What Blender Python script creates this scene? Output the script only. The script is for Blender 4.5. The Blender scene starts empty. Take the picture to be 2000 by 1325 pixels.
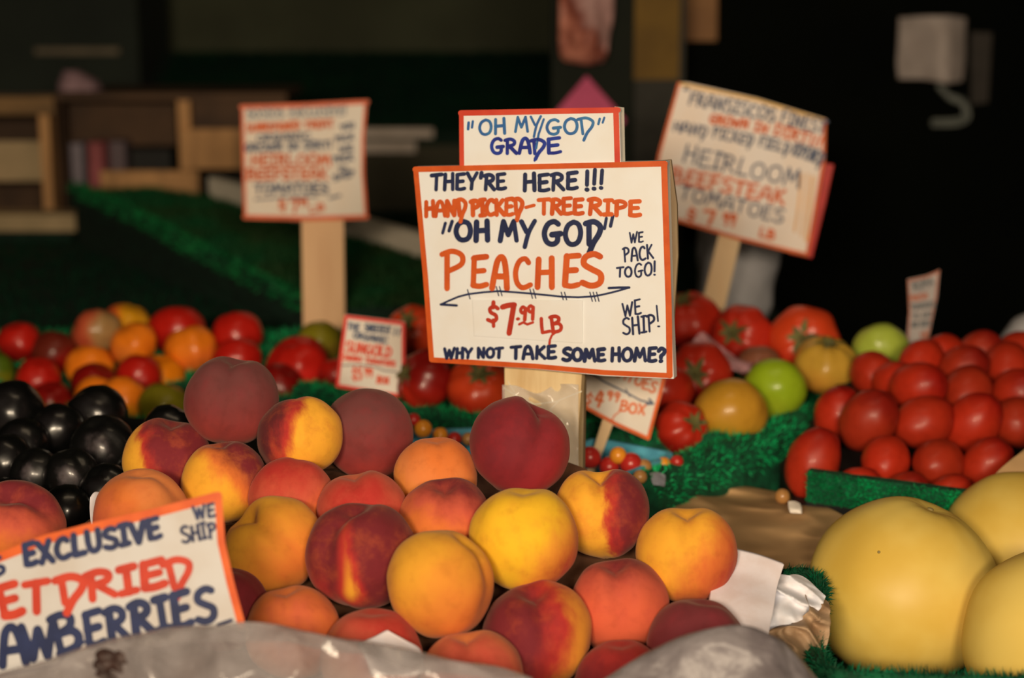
import bpy, math, random
import numpy as np
from mathutils import Vector, Matrix, noise as mnoise

SC = bpy.context.scene
COL = SC.collection
random.seed(7)
rng = np.random.default_rng(11)

# ------------------------------------------------------------------ camera
CAM_H, PITCH, LENS = 1.40, math.radians(12.0), 60.0
FPX = 2000 * LENS / 36.0
CT, ST = math.cos(PITCH), math.sin(PITCH)
cd = bpy.data.cameras.new('camera')
cam = bpy.data.objects.new('camera', cd)
COL.objects.link(cam)
cam.location = (0, 0, CAM_H)
cam.rotation_euler = (math.pi / 2 - PITCH, 0, 0)
cd.lens = LENS
cd.sensor_width = 36.0
cd.clip_start = 0.05
cd.dof.use_dof = True
cd.dof.focus_distance = 1.38
cd.dof.aperture_fstop = 3.6
SC.camera = cam

# ------------------------------------------------------------------ light
SC.view_settings.view_transform = 'Standard'
SC.view_settings.look = 'None'
SC.view_settings.gamma = 1.0
SC.view_settings.exposure = -0.16
world = bpy.data.worlds.new('world')
SC.world = world
world.use_nodes = True
world.node_tree.nodes['Background'].inputs[0].default_value = (1.0, 0.72, 0.45, 1)
world.node_tree.nodes['Background'].inputs[1].default_value = 0.008


def area_lamp(name, loc, target, sx, sy, power, colour):
    ld = bpy.data.lights.new(name, 'AREA')
    ld.shape = 'RECTANGLE'
    ld.size, ld.size_y, ld.energy, ld.color = sx, sy, power, colour
    lo = bpy.data.objects.new(name, ld)
    COL.objects.link(lo)
    lo.location = loc
    lo.rotation_euler = (Vector(target) - Vector(loc)).to_track_quat('-Z', 'Y').to_euler()
    return lo


area_lamp('market_lamp', (-0.30, -0.50, 1.60), (0.0, 1.55, 0.95), 0.34, 0.16, 29.5, (1.0, 0.80, 0.56))
area_lamp('market_lamp', (0.26, -0.50, 1.60), (0.05, 1.55, 0.95), 0.34, 0.16, 21, (1.0, 0.80, 0.56))
area_lamp('overhead_fill', (0.1, 1.2, 2.75), (0.05, 1.5, 0.9), 0.9, 0.3, 2.5, (1.0, 0.76, 0.48))  # added weak warm fill from above for the pile tops, not a stall fixture


# ------------------------------------------------------------------ helpers
def V(px, py):
    return (px - 1000) / FPX, (py - 662.5) / FPX


def P(px, py, d):
    u, v = V(px, py)
    return Vector((u * d, d * (CT - ST * v), CAM_H - d * (ST + CT * v)))


def ray(px, py):
    u, v = V(px, py)
    return Vector((u, CT - ST * v, -(ST + CT * v)))


def on_y(px, py, y):
    r = ray(px, py)
    return Vector((0, 0, CAM_H)) + r * (y / r.y)


def on_z(px, py, z):
    r = ray(px, py)
    return Vector((0, 0, CAM_H)) + r * ((z - CAM_H) / r.z)


def vdir(r, u, t):
    """direction given as right / up / towards the viewer"""
    return Vector((r, u * ST - t * CT, u * CT + t * ST))


TINT = (1.0, 0.80, 0.575)


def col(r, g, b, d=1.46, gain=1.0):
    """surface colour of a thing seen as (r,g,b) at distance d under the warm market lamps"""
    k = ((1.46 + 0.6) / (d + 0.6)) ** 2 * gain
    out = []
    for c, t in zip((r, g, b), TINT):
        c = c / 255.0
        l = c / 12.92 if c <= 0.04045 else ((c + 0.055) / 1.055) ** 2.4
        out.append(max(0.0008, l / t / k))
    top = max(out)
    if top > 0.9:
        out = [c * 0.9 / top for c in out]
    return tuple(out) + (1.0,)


def bsdf_mat(name):
    m = bpy.data.materials.new(name)
    m.use_nodes = True
    return m, m.node_tree, m.node_tree.nodes['Principled BSDF']


def nd(nt, kind, **inputs):
    n = nt.nodes.new(kind)
    for k, v in inputs.items():
        n.inputs[k.replace('_', ' ')].default_value = v
    return n


def mixrgb(nt, fac, a, b, blend='MIX'):
    n = nt.nodes.new('ShaderNodeMix')
    n.data_type = 'RGBA'
    n.blend_type = blend
    for sock, val in ((n.inputs[0], fac), (n.inputs[6], a), (n.inputs[7], b)):
        if isinstance(val, bpy.types.NodeSocket):
            nt.links.new(val, sock)
        else:
            sock.default_value = val
    return n.outputs[2]


def math_node(nt, op, a, b=None, c=None):
    n = nt.nodes.new('ShaderNodeMath')
    n.operation = op
    for i, val in enumerate((a, b, c)):
        if val is None:
            continue
        if isinstance(val, bpy.types.NodeSocket):
            nt.links.new(val, n.inputs[i])
        else:
            n.inputs[i].default_value = val
    return n.outputs[0]


def smooth(nt, val, lo, hi):
    n = nt.nodes.new('ShaderNodeMapRange')
    n.interpolation_type = 'SMOOTHSTEP'
    nt.links.new(val, n.inputs[0])
    n.inputs[1].default_value, n.inputs[2].default_value = lo, hi
    return n.outputs[0]


def noise_val(nt, vec, scale, detail=3.0, rough=0.55):
    n = nt.nodes.new('ShaderNodeTexNoise')
    n.inputs['Scale'].default_value = scale
    n.inputs['Detail'].default_value = detail
    n.inputs['Roughness'].default_value = rough
    if vec is not None:
        nt.links.new(vec, n.inputs['Vector'])
    return n.outputs['Fac']


def bump(nt, b, height, strength, dist=0.002):
    n = nt.nodes.new('ShaderNodeBump')
    n.inputs['Strength'].default_value = strength
    n.inputs['Distance'].default_value = dist
    nt.links.new(height, n.inputs['Height'])
    nt.links.new(n.outputs['Normal'], b.inputs['Normal'])


def plain(name, c, rough=0.6, c2=None, scale=30.0, coat=0.0, bmp=0.0, spec=0.4, stretch=None):
    """procedural material: two tones mixed by noise"""
    m, nt, b = bsdf_mat(name)
    tc = nt.nodes.new('ShaderNodeTexCoord')
    vec = tc.outputs['Object']
    if stretch:
        mp = nt.nodes.new('ShaderNodeMapping')
        mp.inputs['Scale'].default_value = stretch
        nt.links.new(vec, mp.inputs['Vector'])
        vec = mp.outputs['Vector']
    if c2 is None:
        c2 = tuple(x * 0.8 for x in c[:3]) + (1,)
    nz = noise_val(nt, vec, scale, 4.0)
    f = smooth(nt, nz, 0.35, 0.68)
    nt.links.new(mixrgb(nt, f, c, c2), b.inputs['Base Color'])
    b.inputs['Roughness'].default_value = rough
    b.inputs['Specular IOR Level'].default_value = spec
    b.inputs['Coat Weight'].default_value = coat
    b.inputs['Coat Roughness'].default_value = 0.12
    if bmp:
        bump(nt, b, nz, bmp)
    return m


def skin(name, base, mid, deep, bdir, t0, w, amp=0.35, nscale=1.6, rough=0.55, sheen=0.0,
         sheen_tint=(1, .7, .6, 1), coat=0.0, R=0.04, spec=0.4, speck=0.12, deep_w=1.6, streak=None, stripe=None, mottle=None):
    """fruit skin: ground colour blushing to mid and deep colour towards the local direction bdir"""
    m, nt, b = bsdf_mat(name)
    tc = nt.nodes.new('ShaderNodeTexCoord')
    vm = nt.nodes.new('ShaderNodeVectorMath')
    vm.operation = 'NORMALIZE'
    nt.links.new(tc.outputs['Object'], vm.inputs[0])
    dt = nt.nodes.new('ShaderNodeVectorMath')
    dt.operation = 'DOT_PRODUCT'
    nt.links.new(vm.outputs[0], dt.inputs[0])
    dt.inputs[1].default_value = tuple(bdir)
    off = nt.nodes.new('ShaderNodeVectorMath')
    off.operation = 'ADD'
    nt.links.new(vm.outputs[0], off.inputs[0])
    off.inputs[1].default_value = (random.uniform(-9, 9), random.uniform(-9, 9), random.uniform(-9, 9))
    if streak:
        mp = nt.nodes.new('ShaderNodeMapping')
        mp.inputs['Scale'].default_value = streak
        nt.links.new(off.outputs[0], mp.inputs['Vector'])
        nz = noise_val(nt, mp.outputs['Vector'], nscale, 5.0, .6)
    else:
        nz = noise_val(nt, off.outputs[0], nscale, 4.0)
    t = math_node(nt, 'MULTIPLY_ADD', math_node(nt, 'SUBTRACT', nz, 0.5), amp * 2, dt.outputs['Value'])
    if stripe:   # a band of ground colour running from the stem down one side
        tv, fw, offs, wid = stripe
        d1 = nt.nodes.new('ShaderNodeVectorMath')
        d1.operation = 'DOT_PRODUCT'
        nt.links.new(vm.outputs[0], d1.inputs[0])
        d1.inputs[1].default_value = tuple(tv)
        d2 = nt.nodes.new('ShaderNodeVectorMath')
        d2.operation = 'DOT_PRODUCT'
        nt.links.new(vm.outputs[0], d2.inputs[0])
        d2.inputs[1].default_value = tuple(fw)
        side = math_node(nt, 'ABSOLUTE', math_node(nt, 'ADD', d1.outputs['Value'], math_node(nt, 'MULTIPLY_ADD', nz, .25, offs - .125)))
        band = math_node(nt, 'SUBTRACT', 1.0, smooth(nt, side, 0.0, wid))
        band = math_node(nt, 'MULTIPLY', band, smooth(nt, d2.outputs['Value'], .35, .8))
        t = math_node(nt, 'MULTIPLY_ADD', band, -1.25, t)
    f1 = smooth(nt, t, t0 - w, t0 + w * 0.4)
    f2 = smooth(nt, t, t0, t0 + w * deep_w)
    c1 = mixrgb(nt, f1, base, mid)
    c2 = mixrgb(nt, f2, c1, deep)
    if mottle:
        mz = noise_val(nt, off.outputs[0], 2.3, 5.0, .62)
        c2 = mixrgb(nt, math_node(nt, 'MULTIPLY', smooth(nt, mz, .44, .78), .38), c2, mottle)
    fine = noise_val(nt, off.outputs[0], 4.0, 3.0)
    dark = mixrgb(nt, math_node(nt, 'MULTIPLY', smooth(nt, fine, 0.45, 0.75), speck), c2, (0.25, 0.12, 0.06, 1), 'MULTIPLY')
    nt.links.new(dark, b.inputs['Base Color'])
    b.inputs['Roughness'].default_value = rough
    b.inputs['Specular IOR Level'].default_value = spec
    b.inputs['Sheen Weight'].default_value = sheen
    b.inputs['Sheen Roughness'].default_value = 0.45
    b.inputs['Sheen Tint'].default_value = sheen_tint
    b.inputs['Coat Weight'].default_value = coat
    b.inputs['Coat Roughness'].default_value = 0.08
    return m


def tag(o, label=None, cat=None, group=None, kind=None):
    if label:
        o['label'] = label
    if cat:
        o['category'] = cat
    if group:
        o['group'] = group
    if kind:
        o['kind'] = kind
    return o


def thing(name, loc, label, cat, group=None):
    o = bpy.data.objects.new(name, None)
    COL.objects.link(o)
    o.empty_display_size = 0.02
    o.location = loc
    return tag(o, label, cat, group)


def mesh_obj(name, verts, faces, mat, parent=None, org=(0, 0, 0), sm=False, loc=None):
    """one mesh object; verts in the world, stored relative to org"""
    me = bpy.data.meshes.new(name)
    o0 = Vector(org)
    me.from_pydata([tuple(Vector(v) - o0) for v in verts], [], faces)
    me.update()
    if sm:
        me.polygons.foreach_set('use_smooth', [True] * len(me.polygons))
    if mat:
        me.materials.append(mat)
    o = bpy.data.objects.new(name, me)
    COL.objects.link(o)
    if parent:
        o.parent = parent
    else:
        o.location = org
    return o


def fix_normals(o):
    import bmesh
    bm = bmesh.new()
    bm.from_mesh(o.data)
    bmesh.ops.recalc_face_normals(bm, faces=bm.faces)
    bm.to_mesh(o.data)
    bm.free()
    return o


def bevel(o, w, seg=2):
    md = o.modifiers.new('bevel', 'BEVEL')
    md.width, md.segments, md.limit_method = w, seg, 'ANGLE'
    return o


class MB:
    """collects boxes and prisms into one mesh"""
    def __init__(self):
        self.v, self.f = [], []

    def box(self, x0, x1, y0, y1, z0, z1):
        n = len(self.v)
        self.v += [(x, y, z) for z in (z0, z1) for y in (y0, y1) for x in (x0, x1)]
        self.f += [tuple(n + i for i in q) for q in
                   ((0, 2, 3, 1), (4, 5, 7, 6), (0, 1, 5, 4), (2, 6, 7, 3), (0, 4, 6, 2), (1, 3, 7, 5))]
        return self

    def prism(self, pts, off):
        """polygon pts (world) extruded by vector off"""
        n, k = len(self.v), len(pts)
        self.v += [Vector(p) for p in pts] + [Vector(p) + Vector(off) for p in pts]
        self.f += [tuple(range(n, n + k)), tuple(range(n + 2 * k - 1, n + k - 1, -1))]
        self.f += [(n + i, n + k + i, n + k + (i + 1) % k, n + (i + 1) % k) for i in range(k)]
        return self

    def pxbox(self, px0, py0, px1, py1, y, dy):
        a, b = on_y(px0, py0, y), on_y(px1, py1, y)
        return self.box(min(a.x, b.x), max(a.x, b.x), y, y + dy, min(a.z, b.z), max(a.z, b.z))

    def build(self, name, mat, parent=None, org=(0, 0, 0), bev=0.0):
        o = fix_normals(mesh_obj(name, self.v, self.f, mat, parent, org))
        if bev:
            bevel(o, bev)
        return o


def catmull(pts, n, closed=False):
    out, k = [], len(pts)
    rngk = range(k) if closed else range(k - 1)
    for i in rngk:
        p0 = pts[(i - 1) % k] if closed else pts[max(i - 1, 0)]
        p1, p2 = pts[i], pts[(i + 1) % k]
        p3 = pts[(i + 2) % k] if closed else pts[min(i + 2, k - 1)]
        for j in range(n):
            t = j / n
            out.append(tuple(0.5 * (2 * b + (c - a) * t + (2 * a - 5 * b + 4 * c - d) * t * t +
                                    (3 * b - a - 3 * c + d) * t ** 3) for a, b, c, d in zip(p0, p1, p2, p3)))
    if not closed:
        out.append(tuple(pts[-1]))
    return out


def fbm(p, s, o=3):
    return mnoise.fractal(Vector(p) * s, 1.0, 2.0, o)


def patch(name, rows, mat, thick=0.001, amp=0.0, nscale=30.0, n=6, parent=None, org=(0, 0, 0), amp2=0.0, ns2=90.0, back=(0, 1, -0.1)):
    """sheet through a grid of (px, py, distance) points, with crumples and real thickness"""
    pts = [[tuple(P(*q)) for q in r] for r in rows]
    rr = [catmull(r, n) for r in pts]
    cols = list(zip(*rr))
    cc = [catmull(list(c), n) for c in cols]
    nu, nv = len(cc), len(cc[0])
    verts = []
    dvec = Vector((0, -CT, ST))
    for j in range(nv):
        for i in range(nu):
            p = Vector(cc[i][j])
            if amp:
                e = min(1.0, min(i, nu - 1 - i, 2) / 2 + .35)
                f1 = 1 - 2 * abs(fbm(p + Vector((3, 1, 2)), nscale, 2))
                p = p + dvec * (amp * (f1 - .5) * e) + Vector((0, 0, 1)) * amp * .4 * fbm(p, nscale * .8, 2)
            if amp2:
                p = p + dvec * amp2 * fbm(p + Vector((7, 7, 7)), ns2, 2)
            verts.append(p)
    N = len(verts)
    bk = Vector(back).normalized() * thick
    verts += [v + bk for v in verts]
    faces = []
    for j in range(nv - 1):
        for i in range(nu - 1):
            a = j * nu + i
            faces.append((a, a + nu, a + nu + 1, a + 1))
            faces.append((N + a, N + a + 1, N + a + nu + 1, N + a + nu))
    ring = [i for i in range(nu)] + [j * nu + nu - 1 for j in range(1, nv)] + \
           [(nv - 1) * nu + i for i in range(nu - 2, -1, -1)] + [j * nu for j in range(nv - 2, 0, -1)]
    for a, b in zip(ring, ring[1:] + ring[:1]):
        faces.append((a, b, N + b, N + a))
    return fix_normals(mesh_obj(name, verts, faces, mat, parent, org, sm=True))


# ---- turf -----------------------------------------------------------
def blades(name, pts, nrm, h, w, mat, parent, org, label=None):
    """short artificial grass blades standing on points pts"""
    n = len(pts)
    pts = np.asarray(pts, float) - np.asarray(org, float)
    nrm = np.asarray(nrm, float)
    lean = rng.normal(0, 0.38, (n, 3))
    d = nrm + lean
    d /= np.linalg.norm(d, axis=1)[:, None]
    sd = np.cross(d, rng.normal(0, 1, (n, 3)))
    sd /= np.linalg.norm(sd, axis=1)[:, None] + 1e-9
    hh = h * rng.uniform(0.6, 1.25, (n, 1))
    v = np.empty((n, 3, 3))
    v[:, 0] = pts - sd * w / 2 - d * h * .1
    v[:, 1] = pts + sd * w / 2 - d * h * .1
    v[:, 2] = pts + d * hh
    me = bpy.data.meshes.new(name)
    me.vertices.add(3 * n)
    me.vertices.foreach_set('co', v.reshape(-1))
    me.loops.add(3 * n)
    me.loops.foreach_set('vertex_index', np.arange(3 * n, dtype=np.int32))
    me.polygons.add(n)
    me.polygons.foreach_set('loop_start', np.arange(0, 3 * n, 3, dtype=np.int32))
    me.update(calc_edges=True)
    me.materials.append(mat)
    o = bpy.data.objects.new(name, me)
    COL.objects.link(o)
    o.parent = parent
    o['kind'] = 'stuff'
    return o


def turf_strip(name, path, r, mat, bmat, dens, h, w, drop, label, cat, group=None):
    """half-round turf lip swept along a path of world points, with a skirt hanging down by drop"""
    pts = [Vector(p) for p in catmull([tuple(p) for p in path], 8)]
    org = pts[len(pts) // 2].copy()
    org.z -= drop
    prof = [(-1.0, -drop / r)] + [(math.cos(a), math.sin(a)) for a in np.linspace(math.pi, 0, 9)] + [(1.0, -drop / r)]
    K = len(prof)
    verts, faces, bp, bn = [], [], [], []
    for i, p in enumerate(pts):
        t = (pts[min(i + 1, len(pts) - 1)] - pts[max(i - 1, 0)])
        t.z = 0
        t.normalize()
        s = Vector((t.y, -t.x, 0))
        wv = r * (1 + .12 * fbm(p, 25))
        for a, b in prof:
            verts.append(p + s * (a * wv) + Vector((0, 0, b * wv if b > 0 else b * r)))
    for i in range(len(pts) - 1):
        for j in range(K):
            a, b = i * K + j, i * K + (j + 1) % K
            faces.append((a, b, b + K, a + K))
    faces.append(tuple(range(K)))
    faces.append(tuple(range((len(pts) - 1) * K + K - 1, (len(pts) - 1) * K - 1, -1)))
    root = fix_normals(mesh_obj(name, verts, faces, mat, None, org, sm=False))
    tag(root, label, cat, group)
    for i in range(len(pts) - 1):
        L = (pts[i + 1] - pts[i]).length
        m = int(dens * L * r * 3.6) + 1
        t = (pts[i + 1] - pts[i]).normalized()
        s = Vector((t.y, -t.x, 0)).normalized()
        for _ in range(m):
            f, a = random.random(), random.uniform(-.35, math.pi + .35)
            nn = s * math.cos(a) + Vector((0, 0, math.sin(a)))
            q = pts[i].lerp(pts[i + 1], f) + nn * r * .97
            bp.append(q)
            bn.append(nn)
    blades('grass_blades', [tuple(q) for q in bp], [tuple(q) for q in bn], h, w, bmat, root, org)
    return root


def bed(name, items, xs, yf, yb, zbase, cap, mat, nx, ny, label, cat, slope=.6, turf=None, amp=0.0):
    """display bed whose top is nested under the fruit that lies on it; items = (centre, radius)"""
    def ip(tab, x):
        return float(np.interp(x, [t[0] for t in tab], [t[1] for t in tab]))
    C = np.array([tuple(c) for c, r in items])
    Rr = np.array([r for c, r in items])
    top = []
    for i in range(nx + 1):
        x = xs[0] + (xs[1] - xs[0]) * i / nx
        a, b = ip(yf, x), ip(yb, x)
        for j in range(ny + 1):
            y = a + (b - a) * j / ny
            dd = np.hypot(C[:, 0] - x, C[:, 1] - y)
            z = float(np.min(C[:, 2] - Rr - .001 + np.maximum(0, dd - Rr * .25) * slope))
            z = min(z, cap(x, y))
            z = max(z, zbase + .01)
            if amp:
                z -= amp * abs(fbm((x, y, 0), 22, 3))
            top.append(Vector((x, y, z)))
    N = len(top)
    verts = top + [Vector((p.x, p.y, zbase)) for p in top]
    W = ny + 1
    faces = []
    for i in range(nx):
        for j in range(ny):
            a = i * W + j
            faces.append((a, a + W, a + W + 1, a + 1))
            faces.append((N + a, N + a + 1, N + a + W + 1, N + a + W))
    ring = [i * W for i in range(nx + 1)] + [nx * W + j for j in range(1, W)] + \
           [i * W + ny for i in range(nx - 1, -1, -1)] + [j for j in range(ny - 1, 0, -1)]
    for a, b in zip(ring, ring[1:] + ring[:1]):
        faces.append((a, b, N + b, N + a))
    org = ((xs[0] + xs[1]) / 2, sum(p.y for p in top) / N, zbase)
    root = fix_normals(mesh_obj(name, verts, faces, mat, None, org, sm=False))
    tag(root, label, cat)
    if turf:
        n, h, w, bmat = turf
        bp, bn = [], []
        for _ in range(n):
            i, j = random.randrange(nx), random.randrange(ny)
            a = top[i * W + j]
            b, c = top[(i + 1) * W + j], top[i * W + j + 1]
            nn = (b - a).cross(c - a)
            if nn.length < 1e-12:
                continue
            nn.normalize()
            if nn.z < 0:
                nn = -nn
            f, g = random.random(), random.random()
            bp.append(tuple(a + (b - a) * f + (c - a) * g))
            bn.append(tuple(nn))
        blades('grass_blades', bp, bn, h, w, bmat, root, org)
    return root


# ---- fruit -----------------------------------------------------------
def axes(axis, crease):
    z = vdir(*axis).normalized()
    x = vdir(*crease)
    x = (x - z * x.dot(z))
    if x.length < 1e-4:
        x = z.orthogonal()
    x.normalize()
    y = z.cross(x)
    return Matrix((x, y, z)).transposed()


def fruit_geo(R, nr, ns, sx=1., sy=1., sz=1., crease=0., cw=.28, ribs=0, rib=0., dim=0., dimw=.3, bdim=0., tip=0., bump_=0., bs=1.6, seed=0., egg=0.):
    verts, faces = [], []
    for i in range(nr + 1):
        th = math.pi * i / nr
        for j in range(ns if 0 < i < nr else 1):
            ph = 2 * math.pi * j / ns
            s, c = math.sin(th), math.cos(th)
            r = 1.0
            if crease:
                q = ph if ph < math.pi else ph - 2 * math.pi
                fade = (s ** .6) * (0.35 + 0.65 * max(0, min(1, (c + 1.0) / 1.5)))
                r -= crease * math.exp(-(q / cw) ** 2) * fade
            if rib:
                r -= rib * (0.5 - 0.5 * math.cos(ribs * ph + 1.3 * math.sin(ph + seed))) * s ** .8
            if bump_:
                r += bump_ * fbm((s * math.cos(ph) + seed, s * math.sin(ph), c), bs, 2)
            x, y, z = r * s * math.cos(ph), r * s * math.sin(ph), r * c
            rho = math.hypot(x, y)
            if dim and c > 0:
                z -= dim * math.exp(-(rho / dimw) ** 2)
                if crease:
                    z -= crease * 1.25 * math.exp(-(y / .26) ** 2) * c ** 1.4 * (1.0 if x > 0 else max(.25, 1 + x))
            if bdim and c < 0:
                z += bdim * math.exp(-(rho / dimw) ** 2)
            if tip and c < 0:
                z -= tip * math.exp(-(rho / .16) ** 2)
            if egg:
                k = 1 + egg * c
                x, y = x * k, y * k
            verts.append((x * R * sx, y * R * sy, z * R * sz))
    def idx(i, j):
        if i == 0:
            return 0
        if i == nr:
            return len(verts) - 1
        return 1 + (i - 1) * ns + j % ns
    for i in range(nr):
        for j in range(ns):
            if i == 0:
                faces.append((0, idx(1, j), idx(1, j + 1)))
            elif i == nr - 1:
                faces.append((idx(i, j), len(verts) - 1, idx(i, j + 1)))
            else:
                faces.append((idx(i, j), idx(i + 1, j), idx(i + 1, j + 1), idx(i, j + 1)))
    return verts, faces


def fruit(name, loc, R, axis, crease_dir, mat, label, cat, group=None, nr=36, ns=56, **kw):
    v, f = fruit_geo(R, nr, ns, **kw)
    o = mesh_obj(name, v, f, mat, None, (0, 0, 0), sm=True)
    M = axes(axis, crease_dir)
    o.location = loc
    o.rotation_euler = M.to_euler()
    tag(o, label, cat, group)
    return o


def calyx(parent, R, zt, mat, n=6, ln=.55, stem=.28):
    """star of sepals and a short stem on top of a tomato, in its local frame"""
    verts, faces = [], []
    for k in range(n):
        a = 2 * math.pi * k / n + random.uniform(-.2, .2)
        L = R * ln * random.uniform(.75, 1.15)
        u, s = Vector((math.cos(a), math.sin(a), 0)), Vector((-math.sin(a), math.cos(a), 0))
        m = len(verts)
        for q in range(6):
            t = q / 5
            wv = R * .10 * math.sin(math.pi * (.25 + .75 * t)) + .0002
            zz = zt + R * (.03 + .16 * t * (1 - t) * 2 + random.uniform(-.02, .03) + .10 * t * t)
            for sg in (-1, 1):
                verts.append(u * (L * t) + s * (sg * wv) + Vector((0, 0, zz - (0 if sg < 0 else R * .015))))
        for q in range(5):
            faces.append((m + 2 * q, m + 2 * q + 1, m + 2 * q + 3, m + 2 * q + 2))
    m = len(verts)
    for q, (zz, rr) in enumerate(((zt - R * .05, .10), (zt + R * stem * .5, .065), (zt + R * stem, .08))):
        for j in range(8):
            a = math.pi * j / 4
            verts.append(Vector((math.cos(a) * R * rr + R * .04 * q, math.sin(a) * R * rr, zz)))
    for q in range(2):
        for j in range(8):
            faces.append((m + q * 8 + j, m + q * 8 + (j + 1) % 8, m + q * 8 + 8 + (j + 1) % 8, m + q * 8 + 8 + j))
    faces.append(tuple(m + 16 + j for j in range(8)))
    o = mesh_obj('stem', verts, faces, mat, parent, (0, 0, 0), sm=True)
    o['label'] = 'green star shaped stem'
    return o
# ------------------------------------------------------------------ handwriting
def L(*p): return ('L', p)
def S(*p): return ('S', p)
GL = {
 'A': (.66, [S((0,0),(.08,.45),(.18,.86),(.34,1),(.48,.86),(.58,.45),(.64,0)), L((.08,.38),(.6,.38))]),
 'B': (.62, [L((.08,1),(.06,0)), S((0,.97),(.3,1),(.52,.86),(.44,.62),(.1,.52)), S((.1,.52),(.46,.5),(.6,.28),(.46,.04),(.02,0))]),
 'C': (.62, [S((.56,.86),(.42,1),(.18,.9),(.03,.55),(.08,.18),(.3,0),(.62,.1))]),
 'D': (.64, [L((.1,.98),(.1,0)), S((0,.96),(.3,1),(.56,.8),(.6,.45),(.42,.12),(.02,0))]),
 'd': (.64, [L((.14,.94),(.18,0)), S((0,.92),(.35,1),(.62,.78),(.58,.45),(.36,.05),(.2,-.4))]),
 'E': (.54, [S((.52,1),(.2,.97),(.06,.94)), L((.08,.97),(.06,.03)), L((.06,.5),(.44,.53)), S((.05,.03),(.3,0),(.54,.06))]),
 'F': (.5, [L((.52,1),(.04,.95)), L((.08,.97),(.06,0)), L((.06,.52),(.42,.54))]),
 'G': (.7, [S((.6,.88),(.42,1),(.16,.88),(.02,.5),(.12,.12),(.36,0),(.56,.12),(.58,.4)), L((.34,.42),(.7,.46))]),
 'H': (.6, [L((.08,.96),(.05,0)), L((.54,1),(.56,0)), L((.06,.5),(.55,.52))]),
 'I': (.34, [L((.17,1),(.17,0)), L((0,.97),(.36,1)), L((-.02,0),(.36,.03))]),
 'i': (.14, [L((.07,1),(.07,0))]),
 'K': (.6, [L((.08,1),(.06,0)), L((.54,.98),(.1,.48)), L((.16,.52),(.6,0))]),
 'L': (.5, [S((.1,1),(.06,.5),(.06,.04)), L((.05,.03),(.52,.06))]),
 'M': (.8, [L((.02,0),(.14,1)), L((.14,1),(.38,.3)), L((.38,.3),(.62,1)), L((.62,1),(.78,0))]),
 'N': (.62, [L((.06,0),(.08,1)), L((.08,1),(.52,.02)), L((.52,.02),(.58,1))]),
 'O': (.68, [S((.36,1),(.12,.84),(.02,.46),(.14,.1),(.36,0),(.58,.14),(.66,.52),(.56,.88),(.34,1))]),
 'P': (.56, [L((.12,.97),(.1,0)), S((-.02,.92),(.26,1),(.52,.88),(.5,.64),(.12,.46))]),
 'R': (.6, [L((.1,.97),(.06,0)), S((-.04,.92),(.26,1),(.5,.86),(.46,.62),(.12,.5)), L((.2,.52),(.6,0))]),
 'S': (.58, [S((.54,.92),(.36,1),(.12,.9),(.08,.68),(.3,.52),(.54,.36),(.52,.1),(.28,0),(.02,.1))]),
 'T': (.6, [L((-.02,.94),(.62,1)), L((.3,.98),(.28,0))]),
 'U': (.6, [S((.04,1),(.04,.4),(.14,.06),(.32,0),(.5,.14),(.56,.5),(.56,1))]),
 'V': (.6, [L((0,1),(.28,0)), L((.28,0),(.6,1))]),
 'W': (.86, [L((0,.96),(.2,0)), L((.2,0),(.42,.8)), L((.42,.8),(.6,0)), L((.6,0),(.86,1))]),
 'X': (.58, [L((0,.98),(.56,0)), L((.54,1),(.04,0))]),
 'Y': (.6, [L((0,1),(.28,.48)), L((.6,1),(.3,.46)), L((.3,.46),(.26,0))]),
 'y': (.62, [L((0,.98),(.26,.42)), S((.62,1),(.36,.4),(.2,-.36))]),
 '0': (.5, [S((.26,1),(.06,.8),(.02,.4),(.14,.05),(.3,0),(.46,.2),(.48,.6),(.4,.92),(.24,1))]),
 '1': (.24, [L((.02,.8),(.16,1)), L((.16,1),(.14,0))]),
 '3': (.5, [S((.04,.92),(.3,1),(.44,.8),(.2,.54),(.46,.36),(.4,.06),(.02,.06))]),
 '4': (.52, [L((.22,1),(.04,.4)), L((.04,.4),(.52,.42)), L((.38,.9),(.36,0))]),
 '5': (.5, [L((.48,1),(.12,.98)), S((.12,.98),(.08,.58),(.34,.6),(.5,.36),(.36,.04),(.02,.06))]),
 '7': (.52, [S((0,.92),(.25,.98),(.52,1)), L((.5,1),(.32,0))]),
 '9': (.5, [S((.44,.86),(.24,1),(.06,.82),(.12,.58),(.34,.56),(.46,.86)), L((.46,.88),(.38,0))]),
 '$': (.5, [S((.5,.8),(.3,.9),(.08,.78),(.14,.58),(.4,.46),(.46,.26),(.28,.12),(0,.2)), L((.24,1.12),(.24,.84)), L((.3,.2),(.34,-.12))]),
 '!': (.2, [L((.12,1),(.08,.28)), L((.05,.04),(.1,.03))]),
 '?': (.46, [S((.02,.8),(.2,1),(.44,.86),(.38,.6),(.2,.44),(.2,.28)), L((.16,.03),(.24,.05))]),
 "'": (.16, [L((.1,1.1),(.06,.76))]),
 '"': (.3, [L((.1,1.06),(.03,.56)), L((.28,1.12),(.2,.64))]),
 '-': (.42, [L((.02,.46),(.4,.52))]),
 '.': (.16, [L((.05,.05),(.09,.06))]),
 ' ': (.36, []),
}
GAP = .17


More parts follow.
